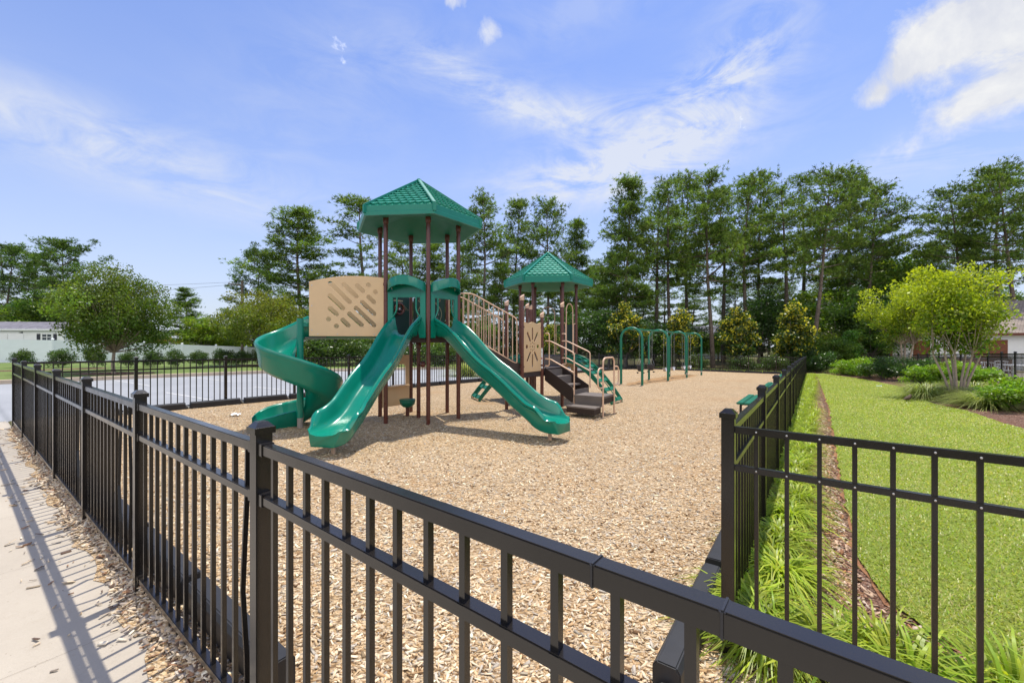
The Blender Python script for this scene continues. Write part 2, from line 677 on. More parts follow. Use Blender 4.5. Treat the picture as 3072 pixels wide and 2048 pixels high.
def from_curve(name, cu, material, parent, o, ax, ay, smooth=30):
    tmp = bpy.data.objects.new('tmp', cu)
    COL.objects.link(tmp)
    dg = bpy.context.evaluated_depsgraph_get()
    me = bpy.data.meshes.new_from_object(tmp.evaluated_get(dg))
    bpy.data.objects.remove(tmp)
    ax, ay = Vector(ax).normalized(), Vector(ay).normalized()
    az_ = ax.cross(ay)
    off = ORIG.get(parent.name, Vector((0, 0, 0))) if parent is not None else Vector((0, 0, 0))
    p = Vector(o)-off
    me.transform(Matrix(((ax.x, ay.x, az_.x, p.x), (ax.y, ay.y, az_.y, p.y), (ax.z, ay.z, az_.z, p.z), (0, 0, 0, 1))))
    me.materials.clear()
    if smooth:
        me.shade_smooth()
        me.set_sharp_from_angle(angle=R(smooth))
    me.name = name
    return link_mesh(name, me, material, parent)


def slot(p, q, w, n=7):
    p, q = Vector((*p, 0)), Vector((*q, 0))
    d = (q-p)
    a = math.atan2(d.y, d.x) if d.length > 1e-6 else 0
    r = w/2
    out = [(q.x+r*math.cos(a-math.pi/2+math.pi*i/n), q.y+r*math.sin(a-math.pi/2+math.pi*i/n)) for i in range(n+1)]
    out += [(p.x+r*math.cos(a+math.pi/2+math.pi*i/n), p.y+r*math.sin(a+math.pi/2+math.pi*i/n)) for i in range(n+1)]
    return out


def arc(c, r, a0, a1, n, ax, ay):
    ax, ay, c = Vector(ax), Vector(ay), Vector(c)
    return [c+ax*(r*math.cos(a0+(a1-a0)*i/n))+ay*(r*math.sin(a0+(a1-a0)*i/n)) for i in range(n+1)]


def fillet(pts, r, n=6):
    """rounded polyline"""
    pts = [Vector(p) for p in pts]
    out = [pts[0]]
    for i in range(1, len(pts)-1):
        a, b, c = pts[i-1], pts[i], pts[i+1]
        d1, d2 = (a-b), (c-b)
        rr = min(r, d1.length*.48, d2.length*.48)
        p, q = b+d1.normalized()*rr, b+d2.normalized()*rr
        for k in range(n+1):
            t = k/n
            out.append(p*(1-t)**2+b*2*t*(1-t)+q*t*t)
    out.append(pts[-1])
    return out


def sheet(name, poly, off, material, kind='structure', du=1.0, parent=None):
    """ground sheet: polygon (x,y) laid on the terrain, off above it"""
    bm = bmesh.new()
    vs = [bm.verts.new((x, y, 0)) for x, y in poly]
    f = bm.faces.new(vs)
    bmesh.ops.triangulate(bm, faces=[f])
    us = [.6*x+.8*y for x, y in poly]
    vv = [.8*x-.6*y for x, y in poly]
    cuts = []
    a = math.floor(min(us)/du)*du
    while a < max(us):
        cuts.append(((.6, .8, 0), a))
        a += du if a < 50 else du*6
    for c in (.64, .70, .73, .76, .80, .84):
        cuts.append(((.6, .8, 0), c))
    dv = max(du, 1.0)
    cuts += [((.8, -.6, 0), .6), ((.8, -.6, 0), 8.6)]
    a = math.floor(min(vv)/dv)*dv
    while a < max(vv):
        cuts.append(((.8, -.6, 0), a))
        a += dv if abs(a) < 30 else dv*6
    for nrm, d in cuts:
        bmesh.ops.bisect_plane(bm, geom=bm.verts[:]+bm.edges[:]+bm.faces[:], plane_co=Vector(nrm)*d, plane_no=nrm, dist=1e-5)
    co = np.array([v.co[:2] for v in bm.verts])
    z = zg(co[:, 0], co[:, 1])+off
    for v, zz in zip(bm.verts, z):
        v.co.z = zz
    for f in bm.faces:
        if f.normal.z < 0:
            f.normal_flip()
    bmesh.ops.recalc_face_normals(bm, faces=bm.faces)
    up = sum(f.normal.z for f in bm.faces)
    if up < 0:
        bmesh.ops.reverse_faces(bm, faces=bm.faces)
    me = bpy.data.meshes.new(name)
    bm.to_mesh(me)
    bm.free()
    me.shade_smooth()
    o = link_mesh(name, me, material, parent)
    if parent is None:
        o['kind'] = kind
    return o


UV = lambda pts: [XY(u, v) for u, v in pts]
# ================================================================== SETTING
sheet('ground', [(-140, -20), (170, -20), (170, 190), (-140, 190)], 0.0, MATS['woodland_mat'], du=4.0)
sheet('playground_mulch', UV([(.8, -13), (.8, 5), (2.5, 5), (2.53, -.43), (36, -1.25), (36, -13.6)]), .006, MATS['mulch_mat'])
rw = random.Random(3)
wp = []
for k in range(40):
    t = 2*math.pi*k/40
    wp.append((23.6+5.6*math.cos(t)*(1+rw.gauss(0, .05)), -7.1+.75*math.sin(t)*(1+rw.gauss(0, .14))))
sheet('worn_mulch', UV(wp), .011, groundmat('worn_mulch_mat', chips([(0, (.26, .14, .06)), (.3, (.46, .27, .12)), (.7, (.58, .37, .18)), (1, (.50, .33, .18))], (.12, .06, .03, 1), (.44, .23, .09, 1)), .9, .9, .025))
sheet('bark_bed', UV([(2.5, 8), (2.54, -.43), (36.1, -1.27), (36.5, -13.8), (38.6, -14), (40, -1.6), (46, -.5), (52, 3), (48.3, 2.9), (40.4, 5.1), (36.2, 5.5), (27, 6.45), (14, 8.2)]), .004, MATS['bark_mat'])
rj = random.Random(8)
LE_U = [3.36, 3.6, 4.19, 5.64, 8.4, 14.5, 22, 31]
LE_V = [.45, .29, .19, .15, .10, .03, -.2, -.46]
lawn_edge = [(3.2, .72)]
u_ = 3.36
while u_ < 31:
    lawn_edge.append((u_, float(np.interp(u_, LE_U, LE_V))+rj.gauss(0, .014)))
    u_ += .07+.012*u_
LAWN_POLY = lawn_edge+[(31, -.46), (38, -.8), (40, -.33),
                  (33.3, 1.23), (29, 1.95), (25, 2.42), (22.6, 2.72), (21, 2.84), (19.4, 2.78), (18.35, 2.58), (17.55, 2.36), (16.6, 2.52), (15.5, 2.8),
                  (13.1, 2.92), (12.0, 3.1), (8, 4.6), (4, 6), (3.1, 4), (3.05, 1.4)]
sheet('lawn', UV(LAWN_POLY), .030, MATS['lawn_mat'])
clay = [(u, v+.02) for u, v in lawn_edge if u < 23]
clay2 = [(u-.0, v-.022-abs(rj.gauss(0, .032))) for u, v in clay]
sheet('clay_edge', UV(clay2+clay[::-1]), .012, MATS['clay_mat'])
sheet('pool_deck', UV([(52, 3.1), (48.3, 3.0), (40.4, 5.2), (36.2, 5.6), (27, 6.55), (14, 8.3), (10, 9), (10, 34), (75, 34), (75, 3)]), .008, MATS['concrete_mat'])
rng = random.Random(5)
edge = [(.655+.03*math.sin(i*1.7)+rng.uniform(-.03, .03), 2.5-i*.21) for i in range(74)]
sheet('chip_strip', UV([(.80, 2.6)]+edge+[(.80, -12.9)]), .008, MATS['mulch_mat'], du=.5)
sheet('sidewalk', UV([(-2.3, 6), (.735, 6), (.735, -14.15), (-2.3, -14.15)]), .004, MATS['concrete_mat'])
jm = MB()
for v in np.arange(-14.0, 4, 1.52):
    a, b = XY(-2.3, v), XY(.66, v)
    jm.add([(a[0]-.004, a[1]-.004, -.0625), (b[0]-.004, b[1]-.004, -.0625), (b[0]+.004, b[1]+.004, -.0625), (a[0]+.004, a[1]+.004, -.0625)], [(0, 1, 2, 3)])
a, b = XY(-.62, -14.15), XY(-.62, 4)
jo = jm.build('sidewalk_joints', JOINT)
jo['kind'] = 'structure'
sheet('parking_lot', UV([(-16, -14.2), (.66, -14.2), (.9, -13.15), (36, -13.75), (38, -20), (21.3, -22.4), (11.9, -25.4), (4, -25.5), (1.2, -25.7), (-16, -26)]), .004, MATS['asphalt_mat'])
sheet('grass_verge', UV([(-16, -26.05), (1.2, -25.75), (4, -25.55), (11.9, -25.45), (21.3, -22.45), (38, -20.05), (46, -54), (20, -58), (-16, -58)]), .02, MATS['verge_mat'], du=2.0)
cb = MB()
cpts = [(-16, -26), (1.2, -25.72), (4, -25.52), (11.9, -25.42), (17, -23.9), (21.3, -22.42), (30, -21), (38, -20.02)]
for (u0, v0), (u1, v1) in zip(cpts[:-1], cpts[1:]):
    (x0, y0), (x1, y1) = XY(u0, v0), XY(u1, v1)
    cb.beam((x0, y0, gz(x0, y0)+.05), (x1, y1, gz(x1, y1)+.05), .32, .22)
co = cb.build('curb', mat('curb_concrete', (.50, .40, .30), .85, .2, var=.12, vscale=2))
co['kind'] = 'structure'
ln = MB()
for u0 in np.arange(-1, 34, 2.7):
    for v0, v1 in ((-25.0, -20.6), (-17.6, -13.6)):
        if u0 > 12 and v0 < -20:
            v0 = v0+(u0-12)*.32
        (x0, y0), (x1, y1) = XY(u0-.1, v0), XY(u0+.2, v1)
        d = Vector((x1-x0, y1-y0)).normalized()
        n = Vector((-d.y, d.x))*.038
        ln.add([(x0-n.x, y0-n.y, gz(x0, y0)+.010), (x1-n.x, y1-n.y, gz(x1, y1)+.010), (x1+n.x, y1+n.y, gz(x1, y1)+.010), (x0+n.x, y0+n.y, gz(x0, y0)+.010)], [(0, 1, 2, 3)])
lo = ln.build('parking_lines', LINEM)
lo['kind'] = 'structure'
sheet('mulch_strip', UV([(-14, -36.2), (6, -36.0), (6, -37.4), (-14, -37.6)]), .03, MATS['bark_mat'])


# ================================================================== FENCES
def post_meshes(w, h):
    p = MB().box((0, 0, h/2-.15), (w, w, h+.3-.012)).mesh('post', bevel=.003)
    c = MB()
    cw = w*1.26
    c.box((0, 0, h-.012), (cw, cw, .026))
    q = cw/2-.003
    t = w*.30
    c.add([(-q, -q, h+.001), (q, -q, h+.001), (q, q, h+.001), (-q, q, h+.001), (-t, -t, h+.022), (t, -t, h+.022), (t, t, h+.022), (-t, t, h+.022)],
          [(0, 1, 5, 4), (1, 2, 6, 5), (2, 3, 7, 6), (3, 0, 4, 7), (4, 5, 6, 7)])
    cm = c.mesh('cap')
    for m in (p, cm):
        m.materials.append(BLACK)
    return p, cm


def fence(name, label, posts, tops, w=.0635, h=1.30, single=100, spacing=.13, pk=.019, rail=(.042, .042), rails=(1.215, 1.013, .065),
          skip_first_post=False, bent=(), group=None, pick_bottom=.0, brackets=0):
    x0, y0 = posts[0]
    root = thing(name, label, 'fence', (x0, y0, tops[0]-h), group)
    O = ORIG[root.name]
    pm, cm = post_meshes(w, h)
    pkm = MB().box((0, 0, (rails[0]+pick_bottom)/2-.005), (pk, pk, rails[0]-pick_bottom-.01)).mesh('picket')
    pkm.materials.append(BLACK)
    rest = MB()
    cands = []
    n = len(posts)
    for i, (x, y) in enumerate(posts):
        j = min(i, n-2)
        ang = math.atan2(posts[j+1][1]-posts[j][1], posts[j+1][0]-posts[j][0])
        if not (i == 0 and skip_first_post):
            po = link_mesh('post', pm, None, root)
            po.location = Vector((x, y, tops[i]-h))-O
            po.rotation_euler = (0, 0, ang)
            ca = link_mesh('cap', cm, None, po)
        if i == n-1:
            break
        xb, yb = posts[i+1]
        d = Vector((xb-x, yb-y))
        L = d.length
        d.normalize()
        za, zb = tops[i]-h, tops[i+1]-h
        for rk, rz in enumerate(rails):
            p = (x+d.x*w*.5, y+d.y*w*.5, za+rz)
            q = (xb-d.x*w*.5, yb-d.y*w*.5, zb+rz)
            MB().beam(p, q, *(rail if rk == 0 else (rail[0], rail[1]*.86))).build('rail', BLACK, root, bevel=.003)
            if i < brackets:
                for e, s in ((p, 1), (q, -1)):
                    e = Vector(e)
                    MB().beam(e, e+Vector((d.x, d.y, 0))*.035*s, rail[0]+.008, rail[1]+.008).build('bracket', BLACK, root, bevel=.002)
        k = max(1, round(L/spacing))
        for a in range(1, k):
            t = a/k
            cands.append((math.hypot(x+(xb-x)*t, y+(yb-y)*t), x+(xb-x)*t, y+(yb-y)*t, za+(zb-za)*t, ang, (i, a)))
    cands.sort(key=lambda c: c[0])
    for idx, (_, x, y, z, ang, key) in enumerate(cands):
        if key in bent:
            p = Vector((x, y, z))
            s = Vector((math.cos(ang), math.sin(ang), 0))*bent[key]
            MB().tube([p+Vector((0, 0, pick_bottom)), p+Vector((0, 0, .30))+s*.25, p+s+Vector((0, 0, .56)), p+s*.5+Vector((0, 0, .82)), p+Vector((0, 0, rails[1]))+s*.05, p+Vector((0, 0, rails[0]-.01))], pk*.68, 4).build('picket', BLACK, root)
        elif idx < single:
            o = link_mesh('picket', pkm, None, root)
            o.location = Vector((x, y, z))-O
            o.rotation_euler = (0, 0, ang)
        else:
            rest.box((x, y, z+(rails[0]+pick_bottom)/2), (pk, pk, rails[0]-pick_bottom-.01), ang)
    if rest.v:
        ro = rest.build('picket_run', BLACK, root)
        ro['kind'] = 'stuff'
    return root


fp = [XY(.77, -1.87-1.85*k) for k in range(7)]
front = fence('metal_fence', 'black metal picket fence along the concrete sidewalk, its shiny top rail crossing the foreground', fp, [1.30]*7, single=70,
              bent={(0, 1): .05, (1, 4): .055, (1, 2): -.04, (2, 3): .05, (3, 5): -.05}, brackets=2)
# the panel nearest to the viewer turns a little at a swivel joint and runs on to the right
L0, J0 = Vector((*fp[0], 0)), Vector((.335, .663, 0))
E0 = J0+Vector((.766, -.643, 0))*1.25
nd = (J0-L0).normalized()
for rk, rz_ in enumerate((1.215, 1.013, .065)):
    up_ = Vector((0, 0, rz_))
    MB().beam(L0+nd*.032+up_, J0+up_, .042, .042 if rk == 0 else .036).build('rail', BLACK, front, bevel=.003)
    MB().beam(J0+up_, E0+up_, .042, .042 if rk == 0 else .036).build('rail', BLACK, front, bevel=.003)
    MB().beam(L0+nd*.032+up_, L0+nd*.067+up_, .050, .050).build('bracket', BLACK, front, bevel=.002)
COLLAR = mat('collar_metal', (.05, .05, .055), .25, .5, .6)
for q in (J0, L0.lerp(J0, .873)):
    MB().beam(q-nd*.005+Vector((0, 0, 1.215)), q+nd*.005+Vector((0, 0, 1.215)), .047, .047).build('rail_collar', COLLAR, front, bevel=.003)
npk = MB().box((0, 0, .6025), (.019, .019, 1.195)).mesh('picket')
npk.materials.append(BLACK)
s_ = .125
while s_ < (J0-L0).length+1.2:
    ln_ = (J0-L0).length
    q = L0+nd*s_ if s_ < ln_ else J0+Vector((.766, -.643, 0))*(s_-ln_)
    if abs(s_-ln_) > .02:
        o_ = link_mesh('picket', npk, None, front)
        o_.location = q-ORIG[front.name]
        o_.rotation_euler = (0, 0, math.atan2(nd.y, nd.x))
    s_ += .1305
pm_, cm__ = post_meshes(.0635, 1.30)
o_ = link_mesh('post', pm_, None, front)
o_.location = E0-ORIG[front.name]
link_mesh('cap', cm__, None, o_)

rp, rt = [], []
for k in range(19):
    u = 2.52+1.85*k
    p = XY(u, -.43-.0245*(u-2.52))
    rp.append(p)
    rt.append(gz(*p)+1.29)
fence('metal_fence', 'long black picket fence beside the strip of arching border grass, running back to the trees', rp, rt, rails=(1.205, 1.003, .09), pick_bottom=.03)
gp = [XY(2.52, -.43), XY(2.52, 1.42), XY(2.52, 3.27), XY(2.52, 5.1)]
fence('metal_fence', 'short black picket fence across the front of the mown lawn at right', gp, [1.265]*4, skip_first_post=True, pick_bottom=.03, rail=(.036, .036))
gate = COL.objects[-1]
while gate.parent is not None:
    gate = gate.parent
scm = MB().lathe((0, 0, 0), [(.0045, 0), (.0045, .003), (.002, .0042)], 8).mesh('screw', smooth=40)
scm.transform(Matrix.Rotation(R(90), 4, Vector((.8, -.6, 0))))
scm.materials.append(STEEL)
for o_ in [c for c in gate.children if c.name.startswith('picket')]:
    w_ = o_.location+ORIG[gate.name]
    if (w_.x-.8*0)*.8-w_.y*.6 > 1.35:
        continue
    for rz_ in (1.215, 1.013):
        s_ = link_mesh('screw', scm, None, gate)
        s_.location = Vector((w_.x, w_.y, w_.z+rz_))-Vector((.6, .8, 0))*.0185-ORIG[gate.name]
bp, bt = [], []
for k in range(20):
    u = .77+1.85*k
    p = XY(u, -12.97-.016*(u-.77))
    bp.append(p)
    bt.append(1.30 if k == 0 else gz(*p)+1.30)
fence('metal_fence', 'black picket fence between the parking lot and the play area, behind the slides', bp, bt, skip_first_post=True, pick_bottom=.03)
kp, kt = [], []
A_, B_ = (35.82, -1.25), (35.92, -13.53)
for k in range(8):
    p = XY(A_[0]+(B_[0]-A_[0])*k/7, A_[1]+(B_[1]-A_[1])*k/7)
    kp.append(p)
    kt.append(gz(*p)+1.29)
fence('metal_fence', 'far black picket fence at the back of the play area, below the yellowish magnolias', kp[:-1]+[bp[-1]], kt[:-1]+[bt[-1]], single=0, skip_first_post=True, pick_bottom=.04)
pp = [(31.2, 37.0), (29.6, 33.1), (28.24, 29.3), (27.2, 27.6), (26.03, 25.7), (24.7, 23.2), (23.34, 20.66), (22.3, 19.2), (21.25, 17.8), (20.1, 16.2), (18.9, 14.6)]
fence('metal_fence', 'black pool fence behind the shrubs at right, in front of the brown roofed building', pp, [gz(*p)+1.40 for p in pp], h=1.40, rails=(1.315, 1.16, .1), single=0, pick_bottom=.05, w=.07)

# white vinyl fence: panels and posts, each fence one thing
wf = thing('vinyl_fence', 'tall white solid fence behind the row of round shrubs at left', 'fence', (-37.6, 34.5, gz(-37.6, 34.5)))
wpts = [(-52, 24.0), (-47.6, 26.6), (-43.6, 29.6), (-39.9, 32.6), (-37.6, 34.5), (-36.1, 37.0), (-34.6, 39.6), (-33.1, 42.3), (-31.6, 45.0), (-30.1, 47.8), (-28.6, 50.5), (-27.1, 53.2)]
for i, (x, y) in enumerate(wpts):
    z = gz(x, y)-.02
    if x > -38:
        z -= (y-34.5)*.035
    MB().box((x, y, z+.95), (.14, .14, 1.95), .9).add([(x-.09, y-.09, z+1.93), (x+.09, y-.09, z+1.93), (x+.09, y+.09, z+1.93), (x-.09, y+.09, z+1.93), (x, y, z+2.02)],
                                                     [(0, 1, 4), (1, 2, 4), (2, 3, 4), (3, 0, 4)]).build('post', WHITEV, wf)
    if i < len(wpts)-1:
        xb, yb = wpts[i+1]
        zb = gz(xb, yb)-.02
        if xb > -38:
            zb -= (yb-34.5)*.035
        MB().beam((x, y, z+.93), (xb, yb, zb+.93), .03, 1.70).build('panel', WHITEV, wf)
        MB().beam((x, y, z+1.78), (xb, yb, zb+1.78), .05, .12).beam((x, y, z+.10), (xb, yb, zb+.10), .05, .14).build('rail', WHITEV, wf)

# black plastic border timbers, each one lifted out on its own
tm = MB()
prof = [(-.065, -.05), (-.065, .14), (-.045, .17), (.045, .17), (.065, .14), (.065, -.05)]
tm.sweep([[(x, a, b) for a, b in prof] for x in (-.56, -.50, -.2, -.19, .19, .2, .50, .56)])
tme = tm.mesh('border_timber', bevel=.006)
eye = MB()
eye.sweep([[(x, a, b) for a, b in [(-.05, -.05), (-.05, .06), (.05, .06), (.05, -.05)]] for x in (.56, .615)])
stk = MB().lathe((.60, 0, -.05), [(.014, 0), (.014, .13), (.022, .13), (.022, .145)], 10)
stk_m = stk.mesh('stake', smooth=40)
stk_m.materials.append(STEEL)
tme.materials.append(BLACKP)
eye_m = eye.mesh('end_tab')
eye_m.materials.append(BLACKP)
timber0 = None


def timber(u0, v0, u1, v1, group, label):
    global timber0
    L = math.hypot(u1-u0, v1-v0)
    k = round(L/1.22)
    for i in range(k):
        t = (i+.5)/k
        x, y = XY(u0+(u1-u0)*t, v0+(v1-v0)*t)
        xa, ya = XY(u0+(u1-u0)*(t-.3/k), v0+(v1-v0)*(t-.3/k))
        xb, yb = XY(u0+(u1-u0)*(t+.3/k), v0+(v1-v0)*(t+.3/k))
        if timber0 is None:
            r = link_mesh('border_timber', tme, None)
            link_mesh('end_tab', eye_m, None, r)
            link_mesh('stake', stk_m, None, r)
            timber0 = r
        else:
            r = dup(timber0)
        tag(r, label, 'border timber', group)
        r.location = (x, y, gz(x, y))
        r.rotation_euler = (0, -math.atan2(gz(xb, yb)-gz(xa, ya), math.hypot(xb-xa, yb-ya)), math.atan2(yb-ya, xb-xa))


timber(.93, -2.0, .93, -12.8, 'border timbers along the sidewalk fence', 'black plastic border timber on the chips behind the sidewalk fence')
timber(35.6, -.62-.82, 1.95, -.60, 'border timbers along the long grass-side fence', 'black plastic border timber at the foot of the long fence beside the border grass')
timber(1.1, -12.78, 35.6, -13.30, 'border timbers along the parking lot fence', 'black plastic border timber at the foot of the parking lot fence')
timber(35.6, -1.5, 35.7, -13.2, 'border timbers along the far fence', 'black plastic border timber at the foot of the far fence below the magnolias')

# ================================================================== PLAY STRUCTURE
CX_, CY_ = -2.11, 9.55
gA = gz(CX_, CY_)
PS = thing('play_structure', 'large green, tan and brown playground structure with two hexagonal roofs and three slides', 'playground structure', (CX_, CY_, gA))
HB = -5.5
RH = .91


def hexv(c, r, k, base=HB):
    a = R(base+60*k)
    return (c[0]+r*math.cos(a), c[1]+r*math.sin(a))


CA = (CX_, CY_)
CC = (1.17, 13.72)
# vertex order: 0 f(right) 1 e(back right) 2 b(back left) 3 g(left) 4 a(front left) 5 d(front)
VA = [hexv(CA, RH, k) for k in range(6)]
VC = [hexv(CC, RH, k) for k in range(6)]
ZA, ZB, ZC = 1.80, .95, 1.20


def post(x, y, ztop, r=.0445, capped=False, tall=False):
    z0 = gz(x, y)-.1
    o = MB().tube([(x, y, z0), (x, y, ztop)], r, 16).build('post', BROWN, PS, smooth=40)
    if capped:
        a = MB()
        n = 14
        vs = []
        for k in range(n):
            t = 2*math.pi*k/n
            vs.append((x+.054*math.cos(t), y+.054*math.sin(t), ztop-.075))
        for k in range(n):
            t = 2*math.pi*k/n
            vs.append((x+.057*math.cos(t), y+.057*math.sin(t), ztop+.035+.04*math.cos(t-.6)))
        a.add(vs, [tuple(range(n))[::-1], tuple(range(n, 2*n))]+[(k, (k+1) % n, n+(k+1) % n, n+k) for k in range(n)])
        a.build('post_cap', TANM, o, smooth=40)
    else:
        MB().lathe((x, y, ztop-.16), [(.05, 0), (.058, .015), (.058, .13), (.05, .145)], 16).build('collar', BROWN, o, smooth=40)
    return o


for x, y in VA:
    post(x, y, 4.27)
for x, y in VC:
    post(x, y, 3.52)
post(CX_+.0, CY_-.03, 1.66)


def roof(c, zf, ze, za, first=None):
    """hexagonal roof: fascia bottom zf, fascia top ze, apex za"""
    m = MB()
    Rt, Rb = 1.40, 1.435
    T = [hexv(c, Rt, k) for k in range(6)]
    B = [hexv(c, Rb, k) for k in range(6)]
    I = [hexv(c, 1.385, k) for k in range(6)]
    J = [hexv(c, 1.0, k) for k in range(6)]
    K = [hexv(c, .30, k) for k in range(6)]
    T2 = [hexv(c, Rt+.025, k) for k in range(6)]
    vs = [(*p, ze-.012) for p in T]+[(*p, ze-.02) for p in T2]+[(*p, zf+.085) for p in T2]+[(*p, zf+.075) for p in B]+[(*p, zf) for p in B]+[(*p, zf) for p in I]+[(*p, zf+.06) for p in J]+[(*p, zf+.32) for p in K]+[(c[0], c[1], zf+.36), (c[0], c[1], za-.035)]
    fs = []
    for r in range(5):
        for k in range(6):
            k2 = (k+1) % 6
            fs.append((r*6+k, r*6+k2, (r+1)*6+k2, (r+1)*6+k))
    for k in range(6):
        fs.append((k, (k+1) % 6, 49))
    m.add(vs, fs)
    ro = m.build('hexagonal_roof', GREENR, PS, smooth=25)
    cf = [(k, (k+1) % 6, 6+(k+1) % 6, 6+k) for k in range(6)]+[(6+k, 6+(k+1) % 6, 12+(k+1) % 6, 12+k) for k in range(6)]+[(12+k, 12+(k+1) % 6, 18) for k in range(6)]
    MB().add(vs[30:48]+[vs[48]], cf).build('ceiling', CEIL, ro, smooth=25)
    # shingle courses, moulded in relief
    s = MB()
    ap = Vector((c[0], c[1], za-.03))
    for k in range(6):
        p, q = Vector((*T[k], ze-.008)), Vector((*T[(k+1) % 6], ze-.008))
        mid = (p+q)/2
        e = (q-p).normalized()
        up = (ap-mid)
        SL = up.length
        up.normalize()
        nn = e.cross(up).normalized()
        if nn.z < 0:
            nn = -nn
        rows, wsh = 10, .152
        rh = (SL-.10)/rows
        for i in range(rows):
            yb = .035+i*rh
            off = (wsh/2 if i % 2 else 0)
            nmax = int(1.4/wsh)+2
            for j in range(-nmax, nmax):
                xa = j*wsh+off
                xb = xa+wsh-.006
                lim = .70*(1-(yb+rh*.4)/SL)-.045
                xa2, xb2 = max(xa, -lim), min(xb, lim)
                if xb2-xa2 < .03:
                    continue
                xm = (xa2+xb2)/2
                lf, tl = .032, .004
                pt = rh*.42
                q0 = [(xa2, yb+rh*1.02, tl), (xa2, yb+pt*.75, lf*.85), (xa2+(xm-xa2)*.5, yb+pt*.2, lf), (xm, yb, lf), (xb2-(xb2-xm)*.5, yb+pt*.2, lf), (xb2, yb+pt*.75, lf*.85), (xb2, yb+rh*1.02, tl)]
                vs = [mid+e*x+up*y+nn*z for x, y, z in q0]
                base = [mid+e*x+up*y+nn*(-.004) for x, y, z in q0[1:6]]
                s.add(vs+base, [(0, 1, 2, 3, 4, 5, 6), (1, 7, 8, 2), (2, 8, 9, 3), (3, 9, 10, 4), (4, 10, 11, 5)])
    s.build('shingles', SHING, ro)
    rg = MB()
    for k in range(6):
        p = Vector((*hexv(c, Rt+.02, k), ze-.005))
        rg.beam(p, (c[0], c[1], za+.0), .075, .055)
        b = hexv(c, Rt+.012, k)
        rg.box((b[0], b[1], (zf+.06+ze)/2), (.075, .075, ze-zf-.04), R(HB+60*k))
    rg.lathe((c[0], c[1], za-.05), [(.07, 0), (.06, .06), (.02, .085)], 6)
    rg.build('ridge_caps', GREENR, ro, bevel=.008)
    return ro


roof(CA, 4.155, 4.37, 5.30)
roof(CC, 3.41, 3.625, 4.53)


def deck(poly, z, mt=DECKM):
    m = MB().prism(poly, z-.045, z)
    n = len(poly)
    for i in range(n):
        p, q = poly[i], poly[(i+1) % n]
        cx = sum(a[0] for a in poly)/n
        cy = sum(a[1] for a in poly)/n
        f = .97
        m.beam((cx+(p[0]-cx)*f, cy+(p[1]-cy)*f, z-.11), (cx+(q[0]-cx)*f, cy+(q[1]-cy)*f, z-.11), .03, .128)
    return m.build('deck', mt, PS)


def shrink(poly, f=.965):
    n = len(poly)
    cx = sum(a[0] for a in poly)/n
    cy = sum(a[1] for a in poly)/n
    return [(cx+(x-cx)*f, cy+(y-cy)*f) for x, y in poly]


deck(shrink(VA), ZA)
deck(shrink(VC), ZC)
PA, PB, PE, PD, PG = (.24, 10.10), (.77, 10.84), (1.38, 11.60), (-.14, 10.93), (.43, 11.9)
deck(shrink([PA, PB, PE, (1.49, 12.8), (.66, 12.88), PG, PD], .975), ZB)
for (x, y), z in ((PA, 2.71), (PB, 2.34), (PE, 2.67), (PD, 2.65), (PG, 2.66), ((.555, 12.62), 2.68)):
    post(x, y, z, capped=True)
# low step between the lower deck and the second tower
d1, d2 = Vector((*VC[4], 0)), Vector((*VC[5], 0))
e = (d2-d1).normalized()
nrm = Vector((e.y, -e.x, 0))
a0, a1 = d1+e*.07, d2-e*.07
MB().beam((*(a0+nrm*.14)[:2], ZB+.062), (*(a1+nrm*.14)[:2], ZB+.062), .28, .125).build('step_box', GREYD, PS, bevel=.006)
MB().beam((*(a0+nrm*.0)[:2], ZC-.06), (*(a1+nrm*.0)[:2], ZC-.06), .02, .13).build('riser', GREYD, PS)

# ---- wave slides
def slide_profile(w, h, t, ledge=1.0):
    """closed U section: half width w, wall height h, thickness t"""
    a = [(-w*.62, -t), (w*.62, -t), (w*.80, -t*.3), (w*.90, h*.55), (w*1.03, h*.60), (w*1.06, h*.70), (w*1.0, h*.74), (w*1.09, h*.80), (w*1.12, h*.92), (w*1.04, h*1.02), (w*.92, h), (w*.85, h*.88), (w*.78, h*.35), (w*.66, h*.08), (w*.5, .0), (w*.2, -.008)]
    return a+[(-w*.2, -.008), (-w*.5, 0), (-w*.66, h*.08), (-w*.78, h*.35), (-w*.85, h*.88), (-w*.92, h), (-w*1.04, h*1.02), (-w*1.12, h*.92), (-w*1.09, h*.80), (-w*1.0, h*.74), (-w*1.06, h*.70), (-w*1.03, h*.60), (-w*.90, h*.55), (-w*.80, -t*.3)]


def interp(x, xs, ys):
    """smooth monotone-ish interpolation"""
    xs, ys = np.asarray(xs, float), np.asarray(ys, float)
    m = np.gradient(ys, xs)
    i = int(np.clip(np.searchsorted(xs, x)-1, 0, len(xs)-2))
    hh = xs[i+1]-xs[i]
    t = (x-xs[i])/hh
    return float((1+2*t)*(1-t)**2*ys[i]+t*(1-t)**2*hh*m[i]+t*t*(3-2*t)*ys[i+1]+t*t*(t-1)*hh*m[i+1])


ZX = [0, .06, .15, .28, .40, .50, .60, .70, .79, .87, .94, 1.0]
ZY = [1.80, 1.785, 1.62, 1.30, 1.045, .88, .69, .485, .345, .285, .27, .27]


